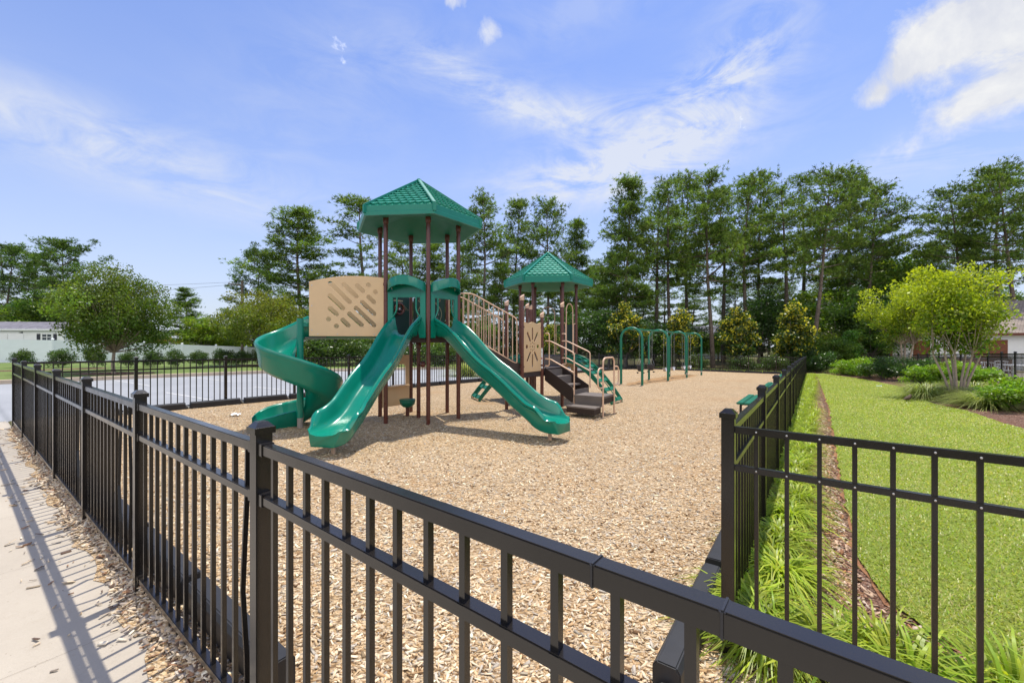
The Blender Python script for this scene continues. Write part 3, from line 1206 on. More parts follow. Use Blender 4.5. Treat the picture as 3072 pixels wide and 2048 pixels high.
def wave_slide(org, d, L, gfoot, label):
    d = Vector((d[0], d[1], 0)).normalized()
    s = Vector((d.y, -d.x, 0))
    dz = gfoot-(-.08)
    secs = []
    n = 84
    for i in range(n+1):
        t = i/n if i < 56 else 56/84+(1-(1-(i-56)/28)**1.5)*28/84
        z = interp(t, ZX, ZY)+dz*t
        z2 = interp(min(1, t+.004), ZX, ZY)+dz*t
        z1 = interp(max(0, t-.004), ZX, ZY)+dz*t
        sl = (z2-z1)/((min(1, t+.004)-max(0, t-.004))*L)
        T = Vector((d.x, d.y, sl)).normalized()
        U = s.cross(T)
        if U.z < 0:
            U = -U
        w = .288
        h = .27
        th = .06
        bow = 0.0
        if t > .72:
            k = (t-.72)/.28
            w = .288+.055*math.sin(min(1, k/.62)*math.pi/2)-.045*smst(.62, 1, k)
            h = .27*(1-.80*smst(.50, 1.0, k))
            bow = .17*smst(.50, 1.0, k)
            th = .06+.12*smst(.15, .75, k)
        if t < .06:
            h = .27+.10*(1-t/.06)
        P = Vector((org[0], org[1], 0))+d*(L*t)+Vector((0, 0, z))
        secs.append([P+s*x+U*y+d*(bow*(1-min(1, abs(x)/(w*1.13))**2.2)-.09*smst(.6, 1, (t-.72)/.28)) for x, y in slide_profile(w, h, th)])
    # rolled front lip
    last = secs[-1]
    c = sum(last, Vector())/len(last)
    secs.append([c+(p-c)*.93+d*.02 for p in last])
    m = MB().sweep(secs)
    so = m.build('wave_slide', GREEN, PS, smooth=50)
    so['label'] = label
    P = Vector((org[0], org[1], 0))+d*(L*.915)
    MB().tube([(P.x, P.y, gz(P.x, P.y)-.05), (P.x, P.y, .16+dz)], .032, 12).build('support_leg', TANM, so, smooth=40)
    return so


def mid(a, b):
    return ((a[0]+b[0])/2, (a[1]+b[1])/2)


mAD = mid(VA[4], VA[5])
mDF = mid(VA[5], VA[0])
wave_slide(mAD, (-.2, -.98), 2.72, -.045, 'green wave slide pointing towards the camera')
wave_slide(mDF, (.78, -.62), 2.98, -.085, 'green wave slide pointing right, beside the stairs')


def hood(pa, pb, label):
    """slide entrance: side panels, bulging arched visor, back strip, hand loops"""
    a, b = Vector((*pa, 0)), Vector((*pb, 0))
    e = (b-a).normalized()
    W_ = (b-a).length-.10
    c = (a+b)/2
    o = Vector((e.y, -e.x, 0))
    if (c-Vector((*CA, 0))).dot(o) < 0:
        o = -o
    Z = lambda x, y, z: c+e*x+o*y+Vector((0, 0, z))
    hw = W_/2
    m = MB()
    for sgn in (-1, 1):
        # side panels with an inward curl at the bottom
        outl = [(hw, 1.72), (hw, 2.84), (hw-.115, 2.70), (hw-.115, 2.08), (hw-.13, 2.0), (hw-.19, 1.94), (hw-.20, 1.90), (hw-.16, 1.86), (hw-.13, 1.72)]
        vs = [Z(sgn*x, -.012, z) for x, z in outl]+[Z(sgn*x, .03, z) for x, z in outl]
        k = len(outl)
        m.add(vs, [tuple(range(k)), tuple(range(k, 2*k))[::-1]]+[(i, (i+1) % k, k+(i+1) % k, k+i) for i in range(k)])
    ho = m.build('slide_hood', GREEN, PS, bevel=.006)
    ho['label'] = label
    # visor: arched band bulging outwards, with soffit
    v = MB()
    n = 22
    secs = []
    for i in range(n+1):
        t = -1+2*i/n
        x = t*(hw-.005)
        bul = .30*math.sqrt(max(0, 1-t*t*.985))
        lift = .125*(1-t*t)
        zt, zb = 2.865+lift, 2.675+lift
        secs.append([Z(x, .03, zt), Z(x, bul*.96, zt), Z(x, bul, zt-.015), Z(x, bul, zb+.02), Z(x, bul+.012, zb+.012), Z(x, bul+.012, zb), Z(x, bul-.035, zb), Z(x, bul-.035, zb+.06), Z(x, .03, zb+.10)])
    v.sweep(secs)
    v.build('visor', GREEN, ho, smooth=35)
    MB().add([Z(-hw+.1, -.012, 2.56), Z(hw-.1, -.012, 2.56), Z(hw-.1, -.012, 2.83), Z(-hw+.1, -.012, 2.83), Z(-hw+.1, .032, 2.56), Z(hw-.1, .032, 2.56), Z(hw-.1, .032, 2.83), Z(-hw+.1, .032, 2.83)],
             [(0, 1, 2, 3), (7, 6, 5, 4), (0, 4, 5, 1), (1, 5, 6, 2), (2, 6, 7, 3), (3, 7, 4, 0)]).build('back_strip', GREEN, ho, bevel=.01)
    for sgn in (-1, 1):
        pts = fillet([Z(sgn*(hw-.20), .02, 2.60), Z(sgn*(hw-.20), .03, 2.28), Z(sgn*(hw-.10), .03, 2.14)], .1, 6)
        MB().tube(pts, .018, 10).build('hand_loop', GREEN, ho, smooth=40)
    return ho


hood(VA[4], VA[5], 'green hood over the slide pointing towards the camera')
hood(VA[5], VA[0], 'green hood over the slide pointing right')

# ---- slotted tan panel beside the spiral slide
P0_ = Vector((-2.675, 8.80, 1.755))
P1_ = Vector((-3.995, 8.30, 1.755))
axp = (P0_-P1_).normalized()
LP = (P0_-P1_).length
def SC(x, y):
    return ((x-540)/610*LP, (1475-y)/515*1.235)
outer = [(0, 0), (LP, 0), (LP, 1.215)]+[(LP*t, 1.235-.165*((.72-t)/.72)**2 if t < .72 else 1.235-.014*((t-.72)/.28)**2) for t in np.linspace(.97, 0.0, 22)]
slots = [((705, 1035), (862, 1185)), ((815, 1040), (918, 1135)), ((925, 1045), (972, 1088)), ((1018, 1035), (1018.5, 1035.5)), ((1076, 1092), (1076.5, 1092.5)),
         ((1020, 1137), (1065, 1180)), ((967, 1185), (1068, 1280)), ((915, 1235), (1068, 1380)), ((705, 1140), (808, 1240)), ((705, 1243), (757, 1290)),
         ((693, 1333), (693.5, 1333.5)), ((755, 1390), (755.5, 1390.5)), ((860, 1285), (962, 1378)), ((806, 1337), (852, 1383))]
sp = plate('slotted_panel', outer, [slot(SC(*p), SC(*q), .085 if (q[0]-p[0]) > 2 else .092) for p, q in slots], .022, TAN, PS, P1_, axp, (0, 0, 1))
nrm = Vector((axp.y, -axp.x, 0))
for x, y in ((.05, .12), (.05, .6), (.05, 1.0), (.16, .04), (.52, .04), (.87, .04), (1.22, .04)):
    q = P1_+axp*x+Vector((0, 0, y))+nrm*.012
    MB().tube([q, q+nrm*.008], .011, 8).build('bolt', STEEL, sp)
for z in (1.95, 2.84):
    q = Vector((VA[4][0], VA[4][1], z))
    cl = MB().lathe(q-Vector((0, 0, .03)), [(.054, 0), (.054, .06)], 14)
    cl.beam(q, P0_+Vector((-.05, 0, z-1.755)), .03, .05)
    cl.build('clamp', BROWN, sp, smooth=40)
# back panel of the passage (far side), plain tan
nback = Vector((-.38, .925, 0))*.80
def through(x, z):
    """where the sight line through the near panel meets the far one"""
    Q = P1_+axp*x+Vector((0, 0, z))
    E = Vector((0, 0, 1.65))
    d_ = Q-E
    nn = Vector((-.38, .925, 0)).normalized()
    k_ = ((P1_+nback)-E).dot(nn)/d_.dot(nn)
    W_ = E+d_*k_-(P1_+nback)
    return (W_.dot(axp), W_.z)


bh = []
for i in (1, 6, 7, 8, 9, 12, 13):
    a_, b_ = slots[i]
    a2, b2 = through(*SC(*a_)), through(*SC(*b_))
    bh.append(slot((a2[0]-.055, a2[1]-.045), (b2[0]-.065, b2[1]-.035), .075))
LB = LP*1.08
outb = [(x*1.08, y) for x, y in outer]
plate('slotted_panel', outb, [h for h in bh if min(x for x, y in h) > .02 and max(x for x, y in h) < LB-.02 and min(y for x, y in h) > .02 and max(y for x, y in h) < 1.05], .022, TAN, PS, P1_+nback, axp, (0, 0, 1))

# ---- spiral slide
SPC = Vector((-4.15, 8.26, 0))
sg = gz(SPC.x, SPC.y)
sec = []


def spiral_section(P, rad, zf, hout, hin, w_in, w_out, th):
    """U section between inner and outer walls; rad points outwards"""
    c = (w_in+w_out)/2
    hw = (w_out-w_in)/2
    pr = [(-hw*.62, -th), (hw*.62, -th), (hw*.88, .03), (hw*.99, hout*.62), (hw*1.05, hout*.68), (hw*1.05, hout*.80), (hw*1.10, hout*.84), (hw*1.13, hout*.95), (hw*1.05, hout*1.03), (hw*.94, hout), (hw*.88, hout*.88), (hw*.80, hout*.40), (hw*.62, .05), (hw*.3, 0),
          (-hw*.3, 0), (-hw*.62, .05), (-hw*.82, hin*.5), (-hw*.88, hin*.95), (-hw*.95, hin), (-hw*1.03, hin*.95), (-hw*1.0, hin*.6), (-hw*.88, .02)]
    return [P+rad*(c+x)+Vector((0, 0, zf+y)) for x, y in pr]


ent = Vector((-2.83, 9.22, 0))
th0 = 106.0
for i in range(16):
    t = i/16
    tang = SPC+Vector((math.cos(R(th0)), math.sin(R(th0)), 0))*.43
    P = ent.lerp(tang, t)
    dirv_ = (tang-ent).normalized()
    rad = Vector((dirv_.y, -dirv_.x, 0))
    if rad.y < 0:
        rad = -rad
    sec.append(spiral_section(P-rad*.43, rad, 1.765-.03*t, .10+.36*smst(.72, 1.0, t), .10+.20*smst(.72, 1, t), .11, .74, .05))
end_th = 498.0
nt_ = 96
for i in range(nt_+1):
    t = i/nt_
    a = th0+(end_th-th0)*t
    rad = Vector((math.cos(R(a)), math.sin(R(a)), 0))
    zf = interp(a, [106, 145, 180, 225, 270, 330, 360, 400, 450, 498], [1.72, 1.45, 1.30, 1.16, 1.01, .72, .56, .36, .17, .09])+sg*t
    ho_ = .46-.12*smst(400, 498, a)
    w_out = .74
    sec.append(spiral_section(SPC, rad, zf, ho_, .16+.2*(1-smst(106, 170, a)), .10, w_out, .05+.10*smst(440, 498, a)))
# straight run-out towards the left
a = R(end_th)
tg = Vector((-math.sin(a), math.cos(a), 0))
rad = Vector((math.cos(a), math.sin(a), 0))
for i in range(1, 17):
    t = i/16
    P = SPC+tg*(.68*t)
    sh = 1-.55*t**2
    k = math.sqrt(max(.12, 1-(max(0, t-.45)/.57)**2))
    sec.append(spiral_section(P, rad, .10-.02*t+sg, .32*sh, .22*sh+.02, .44-.335*k, .44+.32*k, .15))
spm = MB().sweep(sec).build('spiral_slide', GREEN, PS, smooth=50)
spm['label'] = 'green spiral slide winding down around its centre post'
MB().tube([SPC+Vector((0, 0, .16)), SPC+Vector((0, 0, 2.10))], .062, 18).build('centre_post', GREEN, spm, smooth=40)
MB().tube([SPC+Vector((0, 0, sg-.1)), SPC+Vector((0, 0, .165))], .055, 18).build('post_sleeve', mat('grey_galvanised', (.33, .29, .26), .5, .4, .3, var=.1), spm, smooth=40)
MB().beam(SPC+Vector((.03, .01, 1.98)), (P1_.x+.22, P1_.y+.30, 1.98), .04, .07).build('bracket', GREEN, spm)
MB().beam((P1_.x-.10, P1_.y+.04, 1.72), (P1_.x+.25, P1_.y+.2, 1.735), .10, .03).build('passage_edge', GREYD, spm)

# ---- panels behind tower one
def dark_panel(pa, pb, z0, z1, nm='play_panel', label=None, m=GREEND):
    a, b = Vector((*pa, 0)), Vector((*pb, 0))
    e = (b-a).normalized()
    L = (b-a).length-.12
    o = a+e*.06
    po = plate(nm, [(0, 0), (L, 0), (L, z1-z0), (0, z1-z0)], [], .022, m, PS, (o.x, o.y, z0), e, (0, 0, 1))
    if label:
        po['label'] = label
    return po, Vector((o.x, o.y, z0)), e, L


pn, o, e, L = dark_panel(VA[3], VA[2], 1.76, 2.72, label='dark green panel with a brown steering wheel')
nf = Vector((e.y, -e.x, 0))
if nf.y > 0:
    nf = -nf
hub = o+e*(L*.52)+Vector((0, 0, .66))
wm = MB()
ring = arc(hub+nf*.10, .125, 0, 2*math.pi*23/24, 23, e, Vector((0, 0, 1)))
n8 = 8
vs = []
for i, p in enumerate(ring):
    rd = (p-(hub+nf*.10)).normalized()
    for k in range(n8):
        t = 2*math.pi*k/n8
        vs.append(p+rd*math.cos(t)*.030+nf*math.sin(t)*.028)
nr = len(ring)
wm.add(vs, [(i*n8+k, i*n8+(k+1) % n8, ((i+1) % nr)*n8+(k+1) % n8, ((i+1) % nr)*n8+k) for i in range(nr) for k in range(n8)])
wm.tube([hub+nf*.01, hub+nf*.10], [.05, .045], 12)
for t in (R(90), R(210), R(330)):
    dv_ = e*math.cos(t)+Vector((0, 0, 1))*math.sin(t)
    wm.tube([hub+nf*.08+dv_*.03, hub+nf*.095+dv_*.115], .022, 8)
wm.build('steering_wheel', BROWN, pn, smooth=50)
hb = MB()
hb.tube([hub+nf*.10, hub+nf*.112], .02, 10)
hb.build('hub_bolt', STEEL, pn, smooth=40)
mk = MB()
for k in range(7):
    a = R(-35-9*k)
    p = hub+nf*.013+e*(.17*math.cos(a)+.05)+Vector((0, 0, .16+.02*k-.05))
    mk.beam(p, p+e*(.20*math.cos(a))+Vector((0, 0, .22*math.sin(a))), .004, .006, nf)
mk.box(hub+nf*.014+Vector((0, 0, .20)), (.34, .004, .03), math.atan2(e.y, e.x))
mk.build('engraved_lines', mat('engraved_tan', (.42, .36, .24), .6, .3), pn)

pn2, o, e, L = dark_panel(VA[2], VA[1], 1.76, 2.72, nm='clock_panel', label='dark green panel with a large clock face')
nf = Vector((e.y, -e.x, 0))
if nf.y > 0:
    nf = -nf
cc = o+e*(L*.52)+Vector((0, 0, .55))
ENG = mat('engraved_tan', (.42, .36, .24), .6, .3)
for r in (.30, .12):
    pts = [cc+nf*.014+e*(r*math.cos(t))+Vector((0, 0, r*math.sin(t))) for t in np.linspace(0, 2*math.pi, 41)]
    MB().tube(pts, .006, 5).build('clock_ring', ENG, pn2)
for sx in (-1, 1):
    pts = [cc+nf*.014+e*(sx*(.15+.13*math.cos(t)*(1 if math.cos(t) < 0 else .9)))+Vector((0, 0, .34+.055*math.sin(t))) for t in np.linspace(0, 2*math.pi, 31)]
    MB().tube(pts, .005, 5).build('clock_oval', ENG, pn2)
MB().tube([cc+nf*.015, cc+nf*.015+e*.17+Vector((0, 0, -.17))], .006, 5).build('clock_hand', ENG, pn2)
MB().tube([cc+nf*.012, cc+nf*.03], .055, 16).build('clock_hub', TAN, pn2, smooth=40)
for num in (1, 2, 3, 4):
    a = R(90-30*num)
    cu = bpy.data.curves.new('tmp', 'FONT')
    cu.body = str(num)
    cu.size = .085
    cu.align_x = 'CENTER'
    cu.align_y = 'CENTER'
    cu.extrude = .002
    q = cc+nf*.015+e*(.225*math.cos(a))+Vector((0, 0, .225*math.sin(a)))
    no = from_curve('numeral', cu, mat('engraved_grey', (.30, .34, .32), .6, .3), pn2, q, e, (0, 0, 1), None)
# store-front panel under tower one
a, b = Vector((*VA[3], 0)), Vector((*VA[2], 0))
e = (b-a).normalized()
L = (b-a).length-.11
o = a+e*.055+Vector((0, 0, .13))
nf = Vector((e.y, -e.x, 0))
if nf.y > 0:
    nf = -nf
plate('counter_panel', [(0, 0), (L, 0), (L, 1.2), (0, 1.2)], [[(.11, .48), (L-.12, .48), (L-.12, .93), (L-.16, .97), (.15, .97), (.11, .93)]], .022, TAN, PS, o, e, (0, 0, 1))
MB().beam(o+e*.09+nf*.06+Vector((0, 0, .47)), o+e*(L-.09)+nf*.06+Vector((0, 0, .47)), .16, .03).build('counter_shelf', TAN, PS, bevel=.006)
# drum seat
dx, dy = -2.42, 9.76
ds = MB().lathe((dx, dy, .14), [(.10, 0), (.165, .06), (.178, .125), (.172, .14), (.185, .145), (.185, .165), (.17, .178), (.02, .18)], 24).build('drum_seat', GREENM, PS, smooth=40)
MB().tube([(dx, dy, gz(dx, dy)-.05), (dx, dy, .16)], .045, 12).build('seat_stem', BROWN, ds, smooth=40)
# speaking tube bubble on the short post
tb = MB().lathe((-1.99, 9.42, 1.07), [(.02, 0), (.045, .012), (.062, .045), (.066, .075), (.055, .11), (.03, .13), (.01, .135)], 16)
tb.tube([(-2.10, 9.52, 1.14), (-1.99, 9.42, 1.14)], .025, 10)
tb.build('speaking_tube', mat('brown_gloss', (.12, .035, .025), .15, .6), PS, smooth=50)

# ---- stair from tower one down to the lower deck
dA = Vector((.91, .415, 0)).normalized()
f1, e1 = Vector((*VA[0], 0)), Vector((*VA[1], 0))
wid = e1-f1
LS = 1.55
stp = MB()
str_ = MB()
nst = 5
for k in range(1, nst):
    zt = ZA-(ZA-ZB)*k/nst
    p = f1+dA*(LS*(k-.5)/nst+.04)
    stp.beam((*(p+wid*.07)[:2], zt-.02), (*(p+wid*.93)[:2], zt-.02), LS/nst+.02, .04)
    q = f1+dA*(LS*(k-1)/nst+.05)
    stp.beam((*(q+wid*.07)[:2], zt+.07), (*(q+wid*.93)[:2], zt+.07), .012, .15)
ss_ = stp.build('stair', DECKM, PS)
ss_['label'] = 'enclosed brown stair dropping from the high deck'
for f in (.055, .945):
    p = f1+wid*f
    a, b = p+dA*.03, p+dA*LS
    vs = []
    for off in (-.012, .012):
        wv = wid.normalized()*off
        vs += [(*(a+wv)[:2], ZA+.02), (*(a+wv)[:2], ZA-.22), (*(b-dA*.18+wv)[:2], ZB-.10), (*(b+wv)[:2], ZB-.10), (*(b+wv)[:2], ZB+.17), ]
    MB().add(vs, [(0, 1, 2, 3, 4), (9, 8, 7, 6, 5), (0, 5, 6, 1), (1, 6, 7, 2), (2, 7, 8, 3), (3, 8, 9, 4), (4, 9, 5, 0)]).build('stringer', DECKM, ss_)
    # barrier rail
    g = lambda s, z: (*(p+dA*s)[:2], z)
    top = fillet([g(.03, 2.74), g(.36, 2.74), g(1.475, 2.20), g(1.475, 1.13), g(1.38, 1.16), g(.30, 1.76)], .09, 6)
    br = MB().tube(top, .0165, 10)
    br.tube([g(.03, 2.74), g(.03, 1.86), g(.30, 1.76)], .0165, 10)
    nb = 11
    for k in range(nb):
        s = .14+k*(1.36-.14)/(nb-1)
        zt = 2.74 if s < .36 else 2.74-(s-.36)*.54/1.115
        zb = 1.86-.10*(s-.03)/.27 if s < .30 else 1.76-(s-.30)*.60/1.08
        br.tube([g(s, zb), g(s, zt)], .0125, 8)
    br.build('barrier', TANM, ss_, smooth=40)

# ---- flower panel between the lower deck posts
a, b = Vector((*PA, 0)), Vector((*PB, 0))
e = (b-a).normalized()
L = (b-a).length-.115
o = a+e*.0575+Vector((0, 0, .90))
fl_out = [(0, 0), (L, 0), (L, 1.235)]+[(L*t, 1.225+.018*math.cos(t*math.pi*4)-.012) for t in np.linspace(.97, .03, 22)]+[(0, 1.235)]
fc = (L/2, .62)
fh = []
# six long petals, two round eyes and a ring of small holes
for ang, r0, r1, w in ((90, .19, .45, .060), (270, .21, .48, .060), (52, .19, .42, .066), (128, .19, .42, .066), (232, .19, .43, .066), (308, .19, .43, .066)):
    c, s = math.cos(R(ang)), math.sin(R(ang))
    c *= .86
    fh.append(slot((fc[0]+c*r0, fc[1]+s*r0), (fc[0]+c*r1, fc[1]+s*r1), w))
for sx in (-1, 1):
    fh.append(slot((fc[0]+sx*.25, fc[1]), (fc[0]+sx*.251, fc[1]), .10))
for k in range(8):
    t = R(45*k)
    fh.append(slot((fc[0]+.10*math.cos(t), fc[1]+.10*math.sin(t)), (fc[0]+.10*math.cos(t)+.001, fc[1]+.10*math.sin(t)), .045, 5))
fh.append(slot(fc, (fc[0]+.001, fc[1]), .055))
fp_ = plate('flower_panel', fl_out, fh, .022, mat('pale_tan_plastic', (.66, .46, .25), .5, .35, var=.04, vscale=3), PS, o, e, (0, 0, 1))
for z in (.14, 1.10):
    for q, s in ((a, 1), (b, -1)):
        w_ = q+Vector((0, 0, .90+z))
        cl = MB().lathe(w_-Vector((0, 0, .02)), [(.052, 0), (.052, .04)], 12)
        cl.beam(w_, w_+e*s*.085, .035, .035)
        cl.build('clamp', BROWN, fp_, smooth=40)
# warning label on the post beside the panel
lb = MB()
q = Vector((*PB, 0))
dn = Vector((-.35, -.94, 0)).normalized()
vs = []
for z in (.96, 1.48):
    for k in range(7):
        t = math.atan2(dn.y, dn.x)+R(-40+80*k/6)
        vs.append((q.x+.0462*math.cos(t), q.y+.0462*math.sin(t), z))
lb.add(vs, [(k, k+1, 8+k, 7+k) for k in range(6)])
lbo = lb.build('warning_label', mat('label_white', (.72, .74, .76), .5, .3), PS, recalc=False)
for z0, z1, cm_ in ((1.20, 1.235, mat('label_red', (.45, .03, .03), .5, .3)), (1.38, 1.386, DARKG), (1.12, 1.126, DARKG), (1.06, 1.066, DARKG), (1.27, 1.274, DARKG)):
    vs = []
    for z in (z0, z1):
        for k in range(5):
            t = math.atan2(dn.y, dn.x)+R(-30+60*k/4)
            vs.append((q.x+.0470*math.cos(t), q.y+.0470*math.sin(t), z))
    MB().add(vs, [(k, k+1, 6+k, 5+k) for k in range(4)]).build('printed_band', cm_, lbo, recalc=False)

# ---- stair from the lower deck to the transfer step
vB = Vector((.78, -.62, 0)).normalized()
Bp, Ep = Vector((*PB, 0)), Vector((*PE, 0))
wv_ = Ep-Bp
LT = .86
st2 = MB()
n2 = 3
for k in range(1, n2):
    zt = ZB-.60*k/n2
    p = Bp+vB*(LT*(k-.5)/n2+.05)
    st2.beam((*(p+wv_*.10)[:2], zt-.02), (*(p+wv_*.90)[:2], zt-.02), LT/n2+.02, .04)
    q = Bp+vB*(LT*(k-1)/n2+.06)
    st2.beam((*(q+wv_*.10)[:2], zt+.08), (*(q+wv_*.90)[:2], zt+.08), .012, .17)
q = Bp+vB*(LT-.0)
st2.beam((*(q+wv_*.10)[:2], .36), (*(q+wv_*.90)[:2], .36), .012, .19)
s2 = st2.build('stair', GREYD, PS)
s2['label'] = 'short stair from the transfer step up to the low deck'
for f in (.085, .915):
    p = Bp+wv_*f
    a, b = p+vB*.04, p+vB*LT
    vs = []
    for off in (-.012, .012):
        w3 = wv_.normalized()*off
        vs += [(*(a+w3)[:2], ZB+.03), (*(a+w3)[:2], ZB-.30), (*(b-vB*.05+w3)[:2], .16), (*(b+w3)[:2], .16), (*(b+w3)[:2], .52)]
    MB().add(vs, [(0, 1, 2, 3, 4), (9, 8, 7, 6, 5), (0, 5, 6, 1), (1, 6, 7, 2), (2, 7, 8, 3), (3, 8, 9, 4), (4, 9, 5, 0)]).build('stringer', mat('dark_brown_panel', (.030, .020, .017), .6, .3), s2)
    g = lambda s, z: (*(p+vB*s)[:2], z)
    hr = MB()
    zend = .0 if f < .5 else .45
    hr.tube(fillet([g(.05, 1.66), g(.20, 1.66), g(.90, 1.37), g(.90, zend)], .07, 6), .017, 10)
    hr.tube(fillet([g(.05, 1.20), g(.20, 1.20), g(.90, .88)], .07, 6), .017, 10)
    hr.tube(fillet([g(.05, 1.86), g(.17, 1.86), g(.17, 1.02), g(.05, 1.02)], .06, 6), .016, 10)
    hr.build('handrail', TANM, s2, smooth=40)
# transfer platform and bottom step
plat = [(1.51, 10.28), (2.12, 9.87), (2.53, 10.46), (1.92, 10.88)]
tp = MB().prism(plat, .30, .35).build('transfer_platform', GREYD, PS)
MB().prism(shrink(plat, .97), .17, .30).build('platform_frame', mat('dark_brown_panel', (.030, .020, .017), .6, .3), tp)
MB().beam((1.535, 10.275, .235), (2.11, 9.895, .235), .014, .24).build('riser', GREYD, tp)
bs = [(1.28, 9.98), (1.87, 9.53), (2.09, 9.86), (1.50, 10.27)]
b_o = MB().prism(bs, .10, .135).build('bottom_step', GREYD, PS)
MB().prism(shrink(bs, .97), -.02, .10).build('step_frame', mat('dark_brown_panel', (.030, .020, .017), .6, .3), b_o)
# hoop handrail at the platform
h1, h2 = Vector((2.13, 9.86, 0)), Vector((2.53, 10.44, 0))
hv = (h2-h1).normalized()
H_ = lambda s, z: (*(h1+hv*s)[:2], z)
LL = (h2-h1).length
hp = MB().tube(fillet([H_(0, -.2), H_(0, 1.26), H_(LL, 1.26), H_(LL, -.2)], .16, 8), .021, 12)
sv = Vector((hv.y, -hv.x, 0))
for s0, sg_ in ((0, -1), (LL, 1)):
    hp.tube(fillet([H_(s0, 1.03), H_(s0+sg_*.30, 1.03), H_(s0+sg_*.30, .57), H_(s0, .57)], .14, 7), .019, 10)
hp.build('hoop_handrail', TANM, PS, smooth=40)


# ---- arched climbers on the second tower
def climber(org, d, L, gfoot, label, w=.74):
    d = Vector((d[0], d[1], 0)).normalized()
    s = Vector((d.y, -d.x, 0))
    zf = lambda t: ZC-(ZC-gfoot-.06)*t**1.75
    P = lambda t, x, dz=0: Vector((org[0], org[1], 0))+d*(L*t)+s*x+Vector((0, 0, zf(t)+dz))
    m = MB()
    n = 18
    for x in (-w/2, w/2):
        secs = []
        for i in range(n+1):
            t = i/n
            hgt = .17-.05*t
            secs.append([P(t, x-.02, .02), P(t, x+.02, .02), P(t, x+.02, -hgt), P(t, x-.02, -hgt)])
        m.sweep(secs)
    co_ = m.build('arch_climber', GREENM, PS, bevel=.006)
    co_['label'] = label
    r = MB()
    for x in (-w/2, -.0, w/2):
        r.tube([P(i/n, x, .03) for i in range(n+1)], .016, 8)
    r.build('guide_rail', GREENM, co_, smooth=40)
    for i in range(1, 8):
        t = i/7.3
        a, b = P(t-.022, -w/2), P(t+.022, -w/2)
        MB().beam(P(t, -w/2, -.03), P(t, w/2, -.03), L*.075, .045, (P(t+.02, 0)-P(t-.02, 0)).normalized().cross(s)).build('rung', GREENM, co_, bevel=.008)
    for x in (-w*.4, w*.4):
        p = P(.985, x)
        MB().tube([(p.x, p.y, gz(p.x, p.y)-.05), (p.x, p.y, p.z)], .02, 8).build('foot', TANM, co_)
    return co_


climber(mid(VC[5], VC[0]), (.81, -.58), 1.58, gz(3.1, 12.35), 'green arched climber to the right of the stair')
climber(mid(VC[3], VC[4]), (-.91, -.36), 1.70, gz(-1, 12.7), 'green arched climber mostly hidden behind the right slide')


def entry(pa, pb, z, label=None, panel=True):
    """tall hoop between two tower posts with side loops"""
    a, b = Vector((*pa, 0)), Vector((*pb, 0))
    e = (b-a).normalized()
    c = (a+b)/2
    g = lambda x, zz: (*(c+e*x)[:2], zz)
    m = MB()
    m.tube([g(-.22, z), g(-.22, z+1.40)]+[g(-.22*math.cos(t), z+1.40+.24*math.sin(t)) for t in np.linspace(.1, math.pi-.1, 12)]+[g(.22, z+1.40), g(.22, z)], .017, 10)
    for s in (-1, 1):
        m.tube(fillet([g(s*.40, z+1.02), g(s*.27, z+1.02), g(s*.27, z+.06), g(s*.40, z+.06)], .06, 6), .016, 10)
    o_ = m.build('entry_hoop', TANM, PS, smooth=40)
    return o_


entry(VC[5], VC[0], ZC)
entry(VC[3], VC[2], ZC)
entry(VC[2], VC[1], ZC)
# dark panel on the far right side of the second tower, tan bubble panel underneath
dark_panel(VC[0], VC[1], ZC+.06, ZC+1.0, nm='play_panel', label='dark green panel on the second tower')
a, b = Vector((*VC[0], 0)), Vector((*VC[1], 0))
e = (b-a).normalized()
plate('low_panel', [(0, 0), (.80, 0), (.80, .62), (0, .62)], [slot((.40, .36), (.401, .36), .34, 12)], .022, mat('pale_tan_plastic', (.66, .46, .25), .5, .35), PS, (a.x+e.x*.06, a.y+e.y*.06, .30), e, (0, 0, 1))
# ================================================================== SWING SET
ARCH_U = [18.4, 22.15, 25.75, 29.3]
VSW = -7.08
o0 = XY(ARCH_U[0], VSW)
SW = thing('swing_set', 'green arched swing set with three bays in front of the magnolias', 'swing set', (*o0, gz(*o0)))
ub, vb = Vector((.6, .8, 0)), Vector((.8, -.6, 0))
ZT = 2.26
for i, u in enumerate(ARCH_U):
    c = Vector((*XY(u, VSW), 0))
    g = gz(c.x, c.y)
    zt = ZT-.012*i*3.6*.5
    hw = .49
    pts = [c-vb*hw+Vector((0, 0, g-.1)), c-vb*hw+Vector((0, 0, zt-hw))]+[c+vb*(-hw*math.cos(t))+Vector((0, 0, zt-hw+hw*math.sin(t))) for t in np.linspace(.12, math.pi-.12, 16)]+[c+vb*hw+Vector((0, 0, zt-hw)), c+vb*hw+Vector((0, 0, g-.1))]
    ar = MB().tube(pts, .055, 14).build('arch', GREENM, SW, smooth=40)
    if i == 3 or i == 2:
        for sx in (-1, 1):
            p = c+vb*(hw*sx)
            MB().lathe((p.x, p.y, g+.16), [(.057, 0), (.059, .01), (.059, .10), (.057, .11)], 14).build('pole_band', CHAINM, ar, smooth=40)
c0, c3 = Vector((*XY(ARCH_U[0]-.05, VSW), ZT-.055)), Vector((*XY(ARCH_U[3]+.05, VSW), ZT-.055-.065))
MB().tube([c0, c3], .04, 14).build('top_beam', GREENM, SW, smooth=40)


def chain(m, p, q, r=.0075):
    m.tube([p, q], r, 5)


